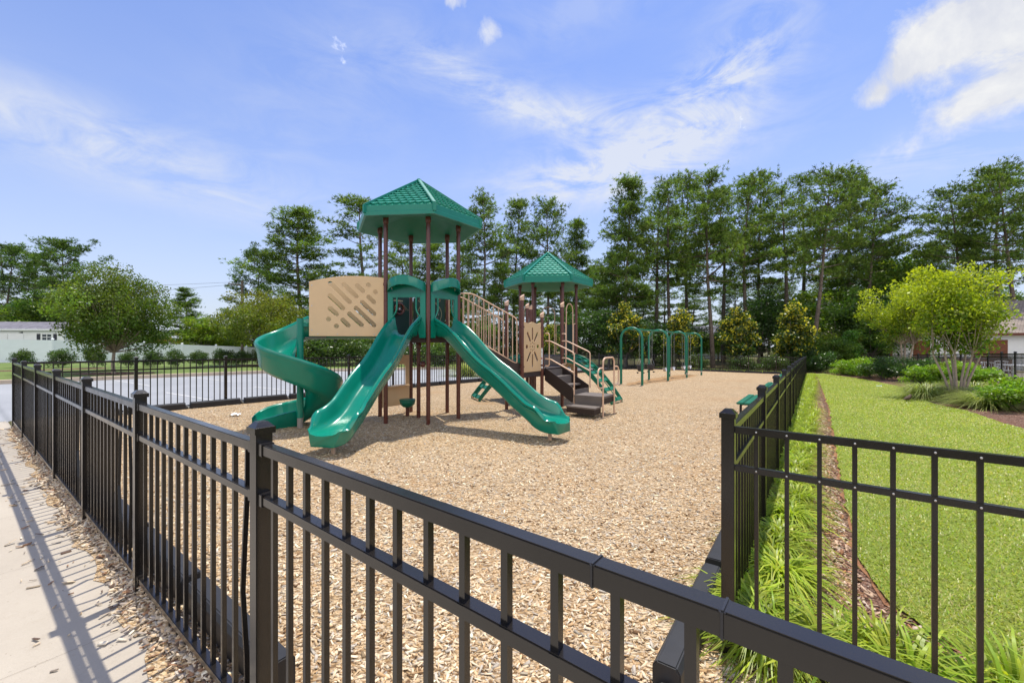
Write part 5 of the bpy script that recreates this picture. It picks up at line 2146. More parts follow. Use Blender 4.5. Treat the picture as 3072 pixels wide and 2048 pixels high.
def broad(seed, H, trunk_h, rx, ry, rz, zc, nclump, nleaf, lsize, c0, c1, c2=None, stems=1, bark=None, lm=None, spread=.5, trunk_r=.10, flat=.0, clump_r=(.22, .42), tip=None, aspect=.55, cone=0.0, vase=0.0):
    """broadleaf tree: stems, limbs reaching each leaf clump, clumps of single leaves"""
    r = random.Random(seed)
    g = np.random.default_rng(seed)
    tr = MB()
    forks = []
    for s in range(stems):
        a = 6.283*s/stems+r.uniform(-.4, .4)
        rad = spread*r.uniform(.6, 1.1) if stems > 1 else 0
        base = Vector((math.cos(a)*.10*(stems > 1), math.sin(a)*.10*(stems > 1), -.15))
        topp = Vector((math.cos(a)*rad, math.sin(a)*rad, trunk_h))
        mid_ = base.lerp(topp, .5)+Vector((math.cos(a)*-.05, math.sin(a)*-.05, 0))
        limb(tr, [base, mid_, topp], trunk_r, trunk_r*.68, 8)
        forks.append((topp, trunk_r*.65))
    pos, cols, ups = [], [], []
    for k in range(nclump):
        # clump centres filling an uneven ellipsoid, denser to the outside
        while True:
            d = Vector((r.gauss(0, 1), r.gauss(0, 1), r.gauss(0, 1))).normalized()
            if d.z > -.88:
                break
        q = r.random()**.42
        wob = 1+.20*math.sin(3*math.atan2(d.y, d.x)+seed)+.12*math.sin(5*d.z+seed*2)
        kz = (1-cone*max(0, (d.z*q+1)/2))*(1-vase*(1-(d.z*q+1)/2))
        c = Vector((d.x*rx*q*wob*kz, d.y*ry*q*wob*kz, zc+d.z*rz*q*(1-flat*(d.z < 0))))
        f, fr = min(forks, key=lambda x: (x[0]-c).length*(.8+.4*r.random()))
        m1 = f.lerp(c, .5)+Vector((0, 0, -.06*(c-f).length))
        if k % 2 == 0 or nclump < 40:
            limb(tr, [f, m1, c], fr*.5, .007, 5)
        cr = r.uniform(*clump_r)
        n = int(nleaf/nclump*(cr/(sum(clump_r)/2))**2)
        u = g.normal(size=(n, 3))
        u /= np.linalg.norm(u, axis=1, keepdims=True)
        rr_ = g.random((n, 1))**.45
        pp = np.array(c)+u*rr_*cr*np.array([1.15, 1.15, .75])
        b = palette(g, 1, c0, c1, .18, .05)
        cc = b*(1+.20*g.normal(size=(n, 1)))*(1+.05*g.normal(size=(n, 3)))
        if tip is not None:
            h = np.clip((pp[:, 2:3]-zc)/rz*.5+.48+.28*g.normal(size=(n, 1))+.35*(rr_-.7), 0, 1)
            if len(tip) > 2:
                h = (g.random((n, 1)) < np.clip(h*tip[2], 0, 1)).astype(float)
            cc = cc*(1-h*tip[1])+np.asarray(tip[0])*(1+.18*g.normal(size=(n, 1)))*h*tip[1]
        pos.append(pp)
        cols.append(np.clip(cc, .004, .9))
    P = np.concatenate(pos)
    C = np.concatenate(cols)
    V, F, C = leaves(g, P, np.full(len(P), lsize), C, aspect)
    tm_ = tr.mesh('trunk', smooth=60, recalc=False)
    tm_.materials.append(bark or BARKG)
    cm_ = np_mesh('crown', V, F, C)
    cm_.materials.append(lm or LEAF)
    return tm_, cm_


def plant(name, label, cat, meshes, loc, rz=0., sc=1., group=None, names=('trunk', 'crown')):
    o = thing(name, label, cat, loc, group)
    o.rotation_euler = (0, 0, rz)
    o.scale = sc if isinstance(sc, tuple) else (sc, sc, sc)
    for m, nm in zip(meshes, names):
        if m is not None:
            link_mesh(nm, m, None, o)
    return o


def at(px, Y):
    """plan position on the sight line through photo column px (2352 wide) at depth Y"""
    return (px-1176)/968.5*Y, Y


# ---- pines
PV = {
    'dense': pine(11, 20, .30, 4.0, 5, 1.35, 0, shape=.62, gaps=.10),
    'full': pine(12, 20, .36, 4.3, 4, 1.2, .01, shape=.55, gaps=.2),
    'open': pine(13, 20, .46, 3.7, 4, 1.0, .02, shape=.6, gaps=.35),
    'thin': pine(14, 20, .55, 3.0, 3, 1.0, .02, shape=.55, gaps=.4),
    'lean': pine(15, 20, .45, 4.4, 4, 1.15, .10, shape=.5, gaps=.25),
    'full2': pine(21, 20, .40, 4.6, 4, 1.1, -.03, shape=.45, gaps=.3),
    'open2': pine(22, 20, .50, 4.2, 3, 1.15, .05, shape=.5, gaps=.3),
    'dense2': pine(23, 20, .28, 4.4, 4, 1.25, -.01, shape=.7, gaps=.2),
    'wide': pine(16, 20, .22, 6.4, 4, 1.45, .01, shape=.42, gaps=.2, c0=(.030, .068, .017), c1=(.075, .125, .028)),
    'young': pine(17, 20, .08, 5.2, 5, 1.2, 0, shape=.9, gaps=.05, c0=(.04, .08, .015), c1=(.085, .14, .028)),
    'broadlow': pine(18, 20, .06, 8.0, 5, 1.35, 0, shape=.55, gaps=.05, c0=(.034, .075, .018), c1=(.080, .135, .032)),
}
PINES = [
    # column px, top py, depth, kind, rz, width factor, label
    (18, 566, 50, 'wide', .4, 1.1, 'wide dark pine at the left edge of the picture, above the shed'),
    (80, 580, 58, 'full', 1.9, 1.35, 'pine second from the left edge, behind the white shed'),
    (150, 556, 48, 'wide', 2.6, 1.15, 'large layered pine rising behind the round topped parking lot tree'),
    (592, 575, 56, 'wide', .9, 1.0, 'broad shorter pine behind the utility pole'),
    (690, 480, 50, 'dense', 2.2, 1.5, 'tall cone shaped pine standing clear between the utility pole and the slotted panel'),
    (836, 452, 50, 'open', 4.1, 1.35, 'thin crowned pine just left of the big green roof'),
    (925, 552, 58, 'full2', 5.5, 1.3, 'pine seen between the posts under the big green roof, at their left'),
    (1000, 560, 52, 'dense', 3.3, 1.4, 'dark pine seen between the posts under the big green roof, at their right'),
    (1062, 560, 56, 'full', 1.3, 1.2, 'pine directly right of the big green roof, lower than its neighbours'),
    (1108, 446, 48, 'full', 5.1, 1.0, 'tall pine right of the big green roof, first of the row'),
    (1150, 600, 46, 'full', .4, 1.1, 'short bushy pine above the tan stair rail'),
    (1184, 456, 52, 'dense2', 2.7, .95, 'tall pine second to the right of the big green roof'),
    (1255, 463, 50, 'full2', 4.4, .95, 'tall pine just behind the peak of the small green roof'),
    (1325, 506, 54, 'dense', 1.0, .85, 'narrow pine right of the peak of the small green roof'),
    (1290, 640, 60, 'dense', 1.6, 1.4, 'low dark pine seen through the posts of the small green roof'),
    (1440, 411, 42, 'dense', 5.9, 1.0, 'dense dark topped pine left of the gap in the pine row, above the swings'),
    (1408, 585, 45, 'broadlow', .7, .85, 'broad low pine with branches to the ground, right of the small green roof'),
    (1500, 447, 48, 'open2', .2, 1.2, 'slim pine right of the dense dark topped pine'),
    (1542, 420, 46, 'open2', 3.9, 1.0, 'forked looking slender pine with an open crown above the swing arches'),
    (1572, 407, 54, 'full2', 3.0, .95, 'pine behind the slender open crowned pine'),
    (1632, 394, 42, 'full', 1.7, 1.0, 'tallest straight pine above the right end of the swing set'),
    (1668, 432, 52, 'open2', 2.2, 1.2, 'thin pine right of the tallest straight pine'),
    (1708, 419, 44, 'open2', 5.0, 1.15, 'pine with a bare trunk above the third magnolia'),
    (1748, 405, 50, 'full2', .9, .9, 'pine behind the bare trunked pine above the third magnolia'),
    (1800, 432, 46, 'thin', 4.0, 1.25, 'slim pine above the fourth magnolia'),
    (1842, 402, 52, 'open2', 1.1, 1.1, 'pine between the slim pine and the leaning pine'),
    (1868, 394, 39, 'lean', .1, 1.05, 'leaning pine with its trunk slanting right, behind the fourth magnolia'),
    (1945, 398, 46, 'full2', 2.9, 1.0, 'tall pine just right of the leaning pine'),
    (1985, 425, 43, 'lean', .3, 1.0, 'right end pine of the long row, its limbs reaching out over the gap'),
    (2020, 560, 48, 'broadlow', 2.0, .62, 'low bushy pine under the right end of the long row'),
    (2228, 430, 40, 'lean', 2.9, 1.05, 'left leaning pine behind the bigger crape myrtle'),
    (2285, 400, 44, 'full2', 2.2, 1.2, 'pine second from the right edge, behind the clubhouse'),
    (2345, 380, 38, 'lean', 3.0, 1.1, 'tall pine cut by the right edge of the picture'),
    (2150, 560, 52, 'wide', 1.2, .55, 'low wide pine in the gap above the left crape myrtle'),
]
for px, py, Y, kind, rz, wf_, lab in PINES:
    x, y = at(px, Y)
    g0 = gz(x, y)
    Hh = 1.65+(784-py)/968.5*Y-g0
    s = Hh/20.4
    plant('pine_tree', lab, 'pine tree', PV[kind], (x, y, g0), rz, (s*wf_, s*wf_, s), 'pines standing beyond the play area')

for i, (px, py, Y) in enumerate([(1030, 640, 70), (1090, 665, 74), (1215, 630, 72), (1360, 620, 70), (1475, 655, 70), (1530, 640, 76), (1592, 650, 72), (1690, 655, 78), (1770, 640, 74), (1815, 650, 70), (1905, 600, 72), (1960, 600, 74), (2060, 610, 70), (2110, 640, 76), (780, 640, 74), (880, 650, 72)]):
    x, y = at(px, Y)
    g0 = gz(x, y)
    s = (1.65+(784-py)/968.5*Y-g0)/20.4
    plant('pine_tree', 'distant pine standing among the others behind the nearer trunks', 'pine tree', PV[['dense', 'full2', 'dense2', 'wide'][i % 4]], (x, y, g0), i*1.37, (s*1.5, s*1.5, s), 'distant pines behind the nearer trunks')

# ---- understory trees behind the fence
US = [broad(31, 7, 1.6, 2.6, 2.6, 2.6, 3.9, 60, 9000, .20, (.050, .100, .018), (.105, .165, .028), clump_r=(.5, .95), trunk_r=.12),
      broad(32, 7, 1.4, 2.9, 2.9, 2.3, 3.4, 60, 9000, .22, (.085, .150, .020), (.19, .25, .035), clump_r=(.5, .9), trunk_r=.12),
      broad(33, 7, 1.0, 2.4, 2.4, 2.6, 3.3, 60, 9000, .17, (.022, .050, .013), (.045, .085, .02), clump_r=(.5, .9), trunk_r=.12)]
UND = [
    (735, 745, 42, 2, 'dark rounded tree below the slotted panel, left one'), (800, 752, 38, 0, 'rounded green tree below the slotted panel, right one'),
    (872, 745, 44, 2, 'dark tree seen between the left slide and the slotted panel'), (960, 690, 46, 2, 'dark tree filling the gap between the two slide hoods'),
    (1040, 742, 42, 1, 'light green tree low behind the tower posts'), (1095, 725, 44, 0, 'green tree behind the tan stair rail, left one'),
    (1160, 735, 48, 2, 'dark tree behind the tan stair rail, right one'), (1235, 740, 52, 0, 'green tree seen between the short tan capped posts'),
    (1330, 690, 40, 2, 'dark tree just right of the second tower'), (1400, 700, 38, 2, 'dark tree behind the first magnolia'),
    (1478, 720, 42, 2, 'dark tree between the first and second magnolias'), (1530, 735, 46, 0, 'green tree behind the second magnolia'),
    (1600, 742, 50, 0, 'green tree between the second and third magnolias'), (1650, 755, 56, 1, 'pale green tree far behind the third magnolia'),
    (1745, 650, 44, 2, 'dark tree between the third and fourth magnolias'), (1790, 690, 48, 1, 'bright green tree between the pine trunks left of the fourth magnolia'),
    (1880, 640, 46, 1, 'bright green tree behind the leaning pine'), (1925, 690, 42, 0, 'green tree above the cone shaped evergreen, left one'),
    (1975, 650, 40, 2, 'dark tree above the cone shaped evergreen, right one'), (2030, 600, 44, 0, 'tall green tree left of the crape myrtles'),
    (2085, 545, 46, 1, 'light green tree top rising above the left crape myrtle'), (2135, 600, 50, 0, 'green tree top between the two crape myrtles'),
    (1905, 770, 36, 0, 'bushy green tree left of the cone shaped evergreen, at the lawn end'), (2000, 735, 38, 0, 'green tree right of the cone shaped evergreen'),
    (1850, 745, 38, 1, 'yellow green bushy tree at the end of the long fence'), (2250, 640, 52, 0, 'green tree top behind the bigger crape myrtle'),
    (505, 740, 62, 2, 'distant dark tree between the left lawn trees'), (470, 752, 70, 0, 'distant green tree left of the grey roofed house'),
    (20, 690, 46, 1, 'pale green tree behind the shed roof, at the left edge'), (100, 668, 50, 0, 'green tree behind the shed roof, under the layered pine'),
    (215, 690, 50, 0, 'green tree behind the parking lot tree'), (330, 745, 46, 0, 'green tree behind the white fence, right of the parking lot tree'),
    (645, 700, 46, 0, 'green tree under the cone shaped pine'), (690, 715, 40, 0, 'green tree directly left of the slotted panel'),
]
for i, (px, py, Y, k, lab) in enumerate(UND):
    x, y = at(px, Y)
    g0 = gz(x, y)
    Hh = 1.65+(784-py)/968.5*Y-g0
    s = Hh/6.5
    wf_ = min(1.5, max(.7, 4.2/(2.7*s)))
    plant('leafy_tree', lab, 'tree', US[k], (x, y, g0), i*1.31, (s*wf_, s*wf_, s), 'leafy trees between the pines')

# ---- magnolias
MG = [broad(41+k, 5.4, .8, 1.75, 1.75, 2.35, 2.75, 70, 7500, .20, (.030, .060, .014), (.060, .10, .018), clump_r=(.30, .55), trunk_r=.09, lm=LEAFG, tip=((.42, .37, .035), 1.0, .52), cone=.62) for k in range(2)]
for i, (px, py, Y, lab) in enumerate([(1436, 690, 36.5, 'yellow tipped magnolia behind the first swing arch, leftmost of four'), (1561, 710, 37.5, 'yellow tipped magnolia behind the middle of the swing set'),
                                      (1692, 700, 36, 'yellow tipped magnolia right of the swing set, behind the far fence'), (1826, 695, 35, 'yellow tipped magnolia at the corner of the far fence, rightmost of four'),
                                      (1262, 742, 37, 'small yellow tipped magnolia seen through the second tower')]):
    x, y = at(px, Y)
    g0 = gz(x, y)
    s = (1.65+(784-py)/968.5*Y-g0)/5.25
    plant('magnolia_tree', lab, 'magnolia', MG[i % 2], (x, y, g0), i*2.1, (s*1.02, s*1.02, s), 'magnolias behind the far fence')
CE = broad(45, 4, .4, 1.1, 1.1, 1.7, 1.95, 60, 9000, .13, (.045, .12, .012), (.09, .19, .016), clump_r=(.22, .42), trunk_r=.08, lm=LEAFG, cone=.66)
x, y = at(1951, 36)
plant('evergreen_tree', 'cone shaped dark glossy evergreen at the far end of the lawn', 'evergreen', CE, (x, y, gz(x, y)), .3, (1.05, 1.05, .98))

# ---- parking lot trees, left
x, y = -21.1, 22.35
ZK = broad(51, 5.6, 1.15, 2.45, 2.45, 2.45, 3.25, 190, 36000, .115, (.036, .078, .011), (.082, .138, .018), clump_r=(.38, .72), trunk_r=.095, bark=BARKM, tip=((.16, .14, .02), .3))
plant('shade_tree', 'round topped green tree with a slim pale trunk in the grass beside the parking lot', 'tree', ZK, (x, y, gz(x, y)), .6, 1.0)
sheet('tree_ring', [(x+1.9*math.cos(t), y+1.3*math.sin(t)) for t in np.linspace(0, 6.283, 25)[:-1]], .032, MATS['bark_mat'])
x, y = at(602, 33)
plant('shade_tree', 'olive green spreading tree with a pale trunk left of the spiral slide', 'tree', broad(52, 5, 1.6, 3.3, 3.0, 2.2, 3.6, 110, 20000, .15, (.060, .098, .014), (.12, .165, .022), clump_r=(.5, .85), trunk_r=.10, bark=BARKG, tip=((.20, .16, .02), .4)), (x, y, gz(x, y)), .9, 1.0)
sheet('tree_ring', [(x+1.9*math.cos(t), y+1.3*math.sin(t)) for t in np.linspace(0, 6.283, 25)[:-1]], .032, MATS['bark_mat'])
x, y = at(425, 56)
plant('conifer_tree', 'narrow pointed conifer behind the white fence', 'conifer', PV['young'], (x, y, -.3), .4, (.72, .72, .445))
x, y = at(470, 54)
plant('shrub_tree', 'low light green spreading tree behind the white fence, right of the narrow conifer', 'tree', US[1], (x, y, -.9), 2.4, (1.35, 1.3, 1.02))
x, y = at(362, 50)
plant('shrub', 'orange tinged bush behind the white fence', 'shrub', broad(54, 3, .4, 1.5, 1.5, 1.2, 1.6, 40, 3500, .2, (.22, .085, .03), (.16, .14, .03), clump_r=(.3, .5), trunk_r=.05), (x, y, -.3), 0, 1.0)
x, y = at(522, 57)
plant('shrub', 'bright yellow green bush top showing over the white fence', 'shrub', broad(55, 3, .4, 2.2, 1.6, 1.1, 1.5, 40, 4500, .2, (.13, .19, .02), (.20, .26, .03), clump_r=(.35, .6), trunk_r=.05), (x, y, -1.0), 0, 1.35)
x, y = at(768, 35)
tm_, _ = PV['thin']
plant('leafy_tree', 'tree with a pale grey trunk under the slotted panel', 'tree', broad(56, 7, 3.0, 2.6, 2.6, 2.0, 4.4, 60, 8000, .2, (.03, .07, .015), (.06, .11, .02), clump_r=(.5, .8), trunk_r=.15, bark=mat('pale_bark', (.36, .34, .31), .9, .2, var=.25)), (x, y, gz(x, y)), 0, .82)

# ---- round shrubs along the white fence
RS = [broad(61+k, 1.3, .12, .78, .78, .58, .68, 45, 5200, .085, (.030, .060, .014), (.070, .115, .022), clump_r=(.20, .34), trunk_r=.025, stems=4, spread=.25, lm=LEAFG) for k in range(3)]
ords = ['first', 'second', 'third', 'fourth', 'fifth', 'sixth', 'seventh', 'eighth', 'ninth', 'tenth', 'eleventh', 'twelfth']
SHR = [(52, 27.0, .95), (140, 27.3, 1.15), (218, 27.6, 1.12), (296, 28.0, .95), (350, 28.6, .95), (404, 29.0, 1.08), (458, 29.8, .95), (510, 30.6, 1.1), (556, 31.4, 1.1), (598, 32.0, 1.05)]
for i, (px, Y, s) in enumerate(SHR):
    x, y = at(px, Y)
    plant('round_shrub', 'round dark green shrub in front of the white fence, %s from the left' % ords[i], 'shrub', RS[i % 3], (x, y, gz(x, y)+.02), i*1.7, (s*(.74+.10*math.sin(i*2.3)), s*.74, s*(.92+.09*math.sin(i*3.7))), 'round shrubs in front of the white fence', names=('stems', 'foliage'))
# shrubs and undergrowth behind the tower, beyond the lot
for i, (px, Y, s, lab) in enumerate([(664, 34, 1.3, 'dark bush left of the spiral slide post'), (735, 33, 1.4, 'dark bush seen under the slotted panel'), (812, 34, 1.3, 'green bush seen left of the left wave slide'),
                                     (880, 34, 1.2, 'green bush behind the upper part of the left wave slide'), (968, 31, 1.1, 'light green bush between the tower posts, left one'), (1010, 32, 1.15, 'light green bush between the tower posts, middle one'),
                                     (1050, 32, 1.1, 'light green bush between the tower posts, right one')]):
    x, y = at(px, Y)
    plant('bush', lab, 'shrub', RS[(i+1) % 3], (x, y, gz(x, y)), i*2.3, (s*1.7, s*1.5, s*1.25), 'bushes beyond the parking lot', names=('stems', 'foliage'))

# ---- crape myrtles
CM = broad(71, 4.6, 1.45, 1.50, 1.7, 1.60, 2.85, 95, 12500, .10, (.045, .100, .012), (.130, .205, .018), stems=7, spread=.55, trunk_r=.042, bark=BARKM, clump_r=(.26, .48), tip=((.36, .40, .022), .85), flat=.0, vase=.62)
CM2 = broad(72, 4.4, 1.6, 1.9, 1.9, 1.3, 2.95, 110, 20000, .09, (.060, .115, .012), (.125, .19, .018), stems=3, spread=.40, trunk_r=.055, bark=BARKM, clump_r=(.28, .5), tip=((.36, .40, .022), .8), flat=.0, vase=.5)
x, y = 13.95, 13.2
plant('crape_myrtle', 'bigger yellow green crape myrtle with many slim pale stems, at right', 'tree', CM, (x, y, gz(x, y)), .5, (.93, .93, .98))
x, y = 21.4, 23.0
plant('crape_myrtle', 'yellow green crape myrtle with two pale trunks, in front of the pool fence', 'tree', CM2, (x, y, gz(x, y)), 1.1, (1.15, 1.15, 1.2))


# ---- ornamental grasses and clipped shrubs in the right bed
def grass_tuft(seed, n, L, W, spread, droop, c0, c1, rad=.12):
    g = np.random.default_rng(seed)
    a = g.random(n)*6.283
    rr_ = rad*np.sqrt(g.random(n))
    base = np.stack([rr_*np.cos(a), rr_*np.sin(a), np.full(n, -.02)], 1)
    a2 = a+g.normal(size=n)*.5
    e = np.clip(np.abs(g.normal(size=n))*spread, 0, 1.25)
    d = np.stack([np.cos(a2)*np.sin(e), np.sin(a2)*np.sin(e), np.cos(e)], 1)
    Ls = L*(.55+.6*g.random(n))
    C = palette(g, n, c0, c1, .18, .05)
    V, F, C = blades(g, base, d, Ls, np.full(n, W)*(.7+.6*g.random(n)), C, droop, 4)
    return np_mesh('blades', V, F, C)


OG = grass_tuft(81, 1100, 1.35, .020, .55, .80, (.24, .32, .07), (.46, .49, .17), .26)
OG.materials.append(BLADE)
for x, y, s, lab in ((13.35, 13.6, 1.0, 'feathery ornamental grass mound left of the bigger crape myrtle'), (13.6, 12.0, .9, 'feathery ornamental grass mound right of the bigger crape myrtle'),
                     (14.9, 13.6, 1.0, 'pale seed headed ornamental grass behind the bigger crape myrtle'), (24.6, 31.0, 1.0, 'small ornamental grass at the far end of the bark bed'),
                     (12.6, 11.2, .8, 'low ornamental grass mound in front of the bright shrub at right')):
    o = link_mesh('ornamental_grass', OG, None)
    o.location = (x, y, gz(x, y))
    o.scale = (s, s, s*.85)
    o.rotation_euler = (0, 0, x)
    tag(o, lab, 'grass', 'ornamental grasses in the bark bed')
x, y = at(1075, 23.5)
o = link_mesh('ornamental_grass', OG, None)
o.location = (x, y, gz(x, y))
o.scale = (1.15, 1.15, 1.25)
tag(o, 'tall ornamental grass clump at the parking lot fence, left of the right slide', 'grass')
BS = [broad(85, 1, .1, .80, .75, .40, .50, 40, 7000, .075, (.09, .17, .014), (.17, .27, .022), clump_r=(.16, .28), trunk_r=.02, stems=4, spread=.25),
      broad(86, 1, .1, .62, .62, .50, .58, 40, 6000, .065, (.022, .055, .012), (.05, .10, .016), clump_r=(.16, .28), trunk_r=.02, stems=4, spread=.2, lm=LEAFG)]
for i, (x, y, k, s, lab) in enumerate([
        (12.85, 10.6, 0, .88, 'bright green leafy shrub at the right edge, nearest in the bark bed'), (19.5, 18.1, 0, .98, 'bright green low shrub between the two crape myrtles, right one'), (18.9, 19.2, 0, .95, 'bright green low shrub between the two crape myrtles, left one'),
        (19.9, 20.6, 1, 1.15, 'dark clipped shrub just right of the two trunked myrtle'), (21.0, 23.8, 1, 1.2, 'dark clipped shrub just left of the two trunked myrtle'),
        (22.0, 25.6, 0, 1.25, 'bright green shrub left of the dark clipped shrub, first'), (23.0, 27.6, 0, 1.25, 'bright green shrub left of the dark clipped shrub, second'), (23.8, 29.6, 0, 1.2, 'bright green shrub left of the dark clipped shrub, farthest'),
        (24.6, 33.6, 1, 1.6, 'dark bush at the far end of the lawn, right of the fence corner'), (23.6, 34.5, 1, 1.5, 'dark bush at the far end of the lawn, by the fence corner'), (20.6, 19.4, 0, 1.1, 'bright green shrub behind the dark clipped shrub, near the pool fence')]):
    plant('clipped_shrub', lab, 'shrub', BS[k], (x, y, gz(x, y)), i*1.3, (s*1.2, s*1.2, s*.95), 'shrubs in the bark bed', names=('stems', 'foliage'))
# low grey green bushes behind the far fence
for i, (u, v, lab) in enumerate([(37.6, -3.4, 'grey green bush behind the far fence, nearest its right corner'), (37.7, -5.4, 'grey green bush behind the far fence, second from its right corner'), (37.9, -8.9, 'grey green bush behind the far fence, behind the last swing arch'), (38, -11.4, 'grey green bush behind the far fence, behind the second swing arch')]):
    x, y = XY(u, v)
    plant('bush', lab, 'shrub', RS[i % 3], (x, y, gz(x, y)), i, (1.25, 1.25, 1.0), 'bushes behind the far fence', names=('stems', 'foliage'))

# ---- strap leaved border grass: the long strips are ground cover, the front clumps stand alone
gb = np.random.default_rng(91)
LC0, LC1 = (.21, .32, .018), (.44, .50, .05)


def border_strip(name, n, ufun, vfun, L, W, label, dens_near=True):
    u = ufun(n)
    v = vfun(u, n)
    x, y = .6*u+.8*v, .8*u-.6*v
    cu = gb.integers(0, 10**6)
    base = np.stack([x, y, zg(x, y)+.0], 1)
    # blades fan out of clumps
    cidx = np.floor(u/.40)*7.0+np.floor((v+5)/.24)*13.0
    cx_ = (np.floor(u/.40)+.5+.25*np.sin(cidx*12.9))*.40
    cv_ = (np.floor((v+5)/.24)+.5+.25*np.sin(cidx*7.7))*.24-5
    bu, bv = cx_+gb.normal(size=n)*.038, cv_+gb.normal(size=n)*.038
    bx_, by_ = .6*bu+.8*bv, .8*bu-.6*bv
    base = np.stack([bx_, by_, zg(bx_, by_)], 1)
    a = gb.random(n)*6.283
    e = np.clip(np.abs(gb.normal(size=n))*.42+.12, 0, 1.1)
    d = np.stack([np.cos(a)*np.sin(e), np.sin(a)*np.sin(e), np.cos(e)], 1)
    C = palette(gb, n, LC0, LC1, .16, .05)
    C = C*(1+.18*np.sin(cidx*3.3))[:, None]
    V, F, C = blades(gb, base, d, L*(.6+.55*gb.random(n)), W*(.7+.6*gb.random(n)), np.clip(C, .01, .8), .85, 4)
    me = np_mesh(name, V, F, C)
    me.materials.append(BLADE)
    o = link_mesh(name, me, None)
    o['kind'] = 'stuff'
    o['label'] = label
    return o


def v_strip(u, n):
    f = -.43-.0245*(u-2.52)
    return f+.06+gb.random(n)*np.interp(u, [2.5, 6, 12, 36], [.10, .10, .22, .40])


border_strip('border_grass', 13000, lambda n: 2.62+(gb.random(n)**1.7)*33.2, v_strip, .43, .018, 'strip of arching yellow green border grass along the long black fence')
border_strip('border_grass', 5000, lambda n: 36.15+gb.random(n)*.55, lambda u, n: -13.4+gb.random(n)*12.0, .42, .02, 'strip of yellow green border grass behind the far fence')
for i, (u, v, s) in enumerate([(2.66, -.22, .85), (2.70, .02, .9), (2.95, .22, .8), (2.68, .30, .95), (2.70, .62, 1.0), (2.98, .72, .85), (2.72, .92, 1.0), (2.98, 1.10, .9), (2.70, 1.26, 1.05), (2.95, 1.48, .95), (2.68, 1.62, 1.0), (2.9, 1.95, 1.0)]):
    tm2 = grass_tuft(100+i, 130, .60, .021, .46, .75, LC0, LC1, .07)
    tm2.materials.append(BLADE)
    o = link_mesh('grass_clump', tm2, None)
    x, y = XY(u, v)
    o.location = (x, y, gz(x, y))
    o.scale = (s, s, s)
    tag(o, ['arching green grass clump in the bed between the two near fences, %s from the left' % ords[i]][0], 'grass', 'grass clumps between the near fences')

# ---- loose wood chips near the camera, lawn blades
gc = np.random.default_rng(121)


def chip_field(name, x, y, lmin, lmax, pal, wts, label, lift=.006):
    n = len(x)
    L = lmin+(lmax-lmin)*gc.random(n)**1.6
    Wd = L*(.16+.30*gc.random(n))
    Th = .0025+.004*gc.random(n)
    yaw = gc.random(n)*6.283
    pit = gc.normal(size=n)*.24
    rol = gc.normal(size=n)*.35
    d = np.stack([np.cos(yaw)*np.cos(pit), np.sin(yaw)*np.cos(pit), np.sin(pit)], 1)
    s = np.stack([-np.sin(yaw)*np.cos(rol), np.cos(yaw)*np.cos(rol), np.sin(rol)], 1)
    nn = np.cross(d, s)
    c = np.stack([x, y, zg(x, y)+lift+np.abs(np.sin(pit))*L*.35+.006*gc.random(n)], 1)
    taper = .55+.4*gc.random(n)
    P = []
    for sz in (-1, 1):
        for sx, sy in ((-1, -1), (1, -1), (1, 1), (-1, 1)):
            wv = Wd*(taper if False else 1)*(np.where(sx > 0, taper, 1))
            P.append(c+d*(sx*L*.5)[:, None]+s*(sy*wv*.5)[:, None]+nn*(sz*Th*.5)[:, None])
    V = np.stack(P, 1).reshape(-1, 3)
    b = np.arange(n)[:, None]*8
    F = np.concatenate([b+np.array([4, 5, 6, 7]), b+np.array([0, 1, 5, 4]), b+np.array([1, 2, 6, 5]), b+np.array([2, 3, 7, 6]), b+np.array([3, 0, 4, 7])])
    k = gc.choice(len(pal), n, p=wts)
    C = np.asarray(pal)[k]*(1+.16*gc.normal(size=(n, 1)))
    me = np_mesh(name, V, F, np.repeat(np.clip(C, .01, .85), 8, 0))
    m = MATS.get('chip_mat')
    if m is None:
        m = leafmat('chip_mat', .85, 0, .2)
    me.materials.append(m)
    o = link_mesh(name, me, None)
    o['kind'] = 'stuff'
    o['label'] = label
    return o


def scatter(n, ymin, ymax, pw=1.6):
    """points thinning out with distance from the near fence"""
    Y = ymin+(ymax-ymin)*gc.random(n)**pw
    X = (gc.random(n)*2.9-1.45)*(Y+.4)
    return X, Y


PALC = [(.70, .55, .37), (.60, .43, .25), (.48, .31, .16), (.48, .42, .34), (.17, .095, .045), (.80, .68, .49)]
WC = [.30, .22, .11, .19, .07, .11]
X, Y = scatter(165000, -.2, 11.5, 1.55)
u, v = .6*X+.8*Y, .8*X-.6*Y
ok = (u > .80) & (v > -12.7) & ((v < -.52-.0245*(u-2.52)) | ((u < 2.45) & (v < 3)))
chip_field('wood_chips', X[ok], Y[ok], .012, .047, PALC, WC, 'loose tan wood chips covering the play area')
n = 13500
v = 2.2-gc.random(n)*15.1
u = .80-np.abs(gc.normal(size=n))*(.058+.018*np.sin(v*3.1))
far = gc.random(n) < .022
u = np.where(far, .70-gc.random(n)*.42, u)
keep = (u > .15) & (gc.random(n) < np.where(v < -8, .6, 1))
u, v = u[keep], v[keep]
PALS = [(.58, .47, .34), (.46, .34, .22), (.36, .30, .25), (.30, .17, .10), (.12, .08, .06), (.68, .60, .48)]
chip_field('wood_chips', .6*u+.8*v, .8*u-.6*v, .016, .070, PALS, [.27, .2, .2, .12, .11, .10], 'weathered wood chips spilling from under the fence onto the sidewalk', .010)
X, Y = scatter(60000, 1.2, 16, 1.5)
u, v = .6*X+.8*Y, .8*X-.6*Y
ok = (u > 2.5) & (v > -.42-.0245*(u-2.52)) & (v < np.interp(u, [2.5, 3.3, 3.6, 4.2, 5.6, 8.4, 14.5], [2.0, .9, .26, .14, .10, .06, .0]))
n0 = ok.sum()
u2 = 2.6+gc.random(30000)**1.8*14
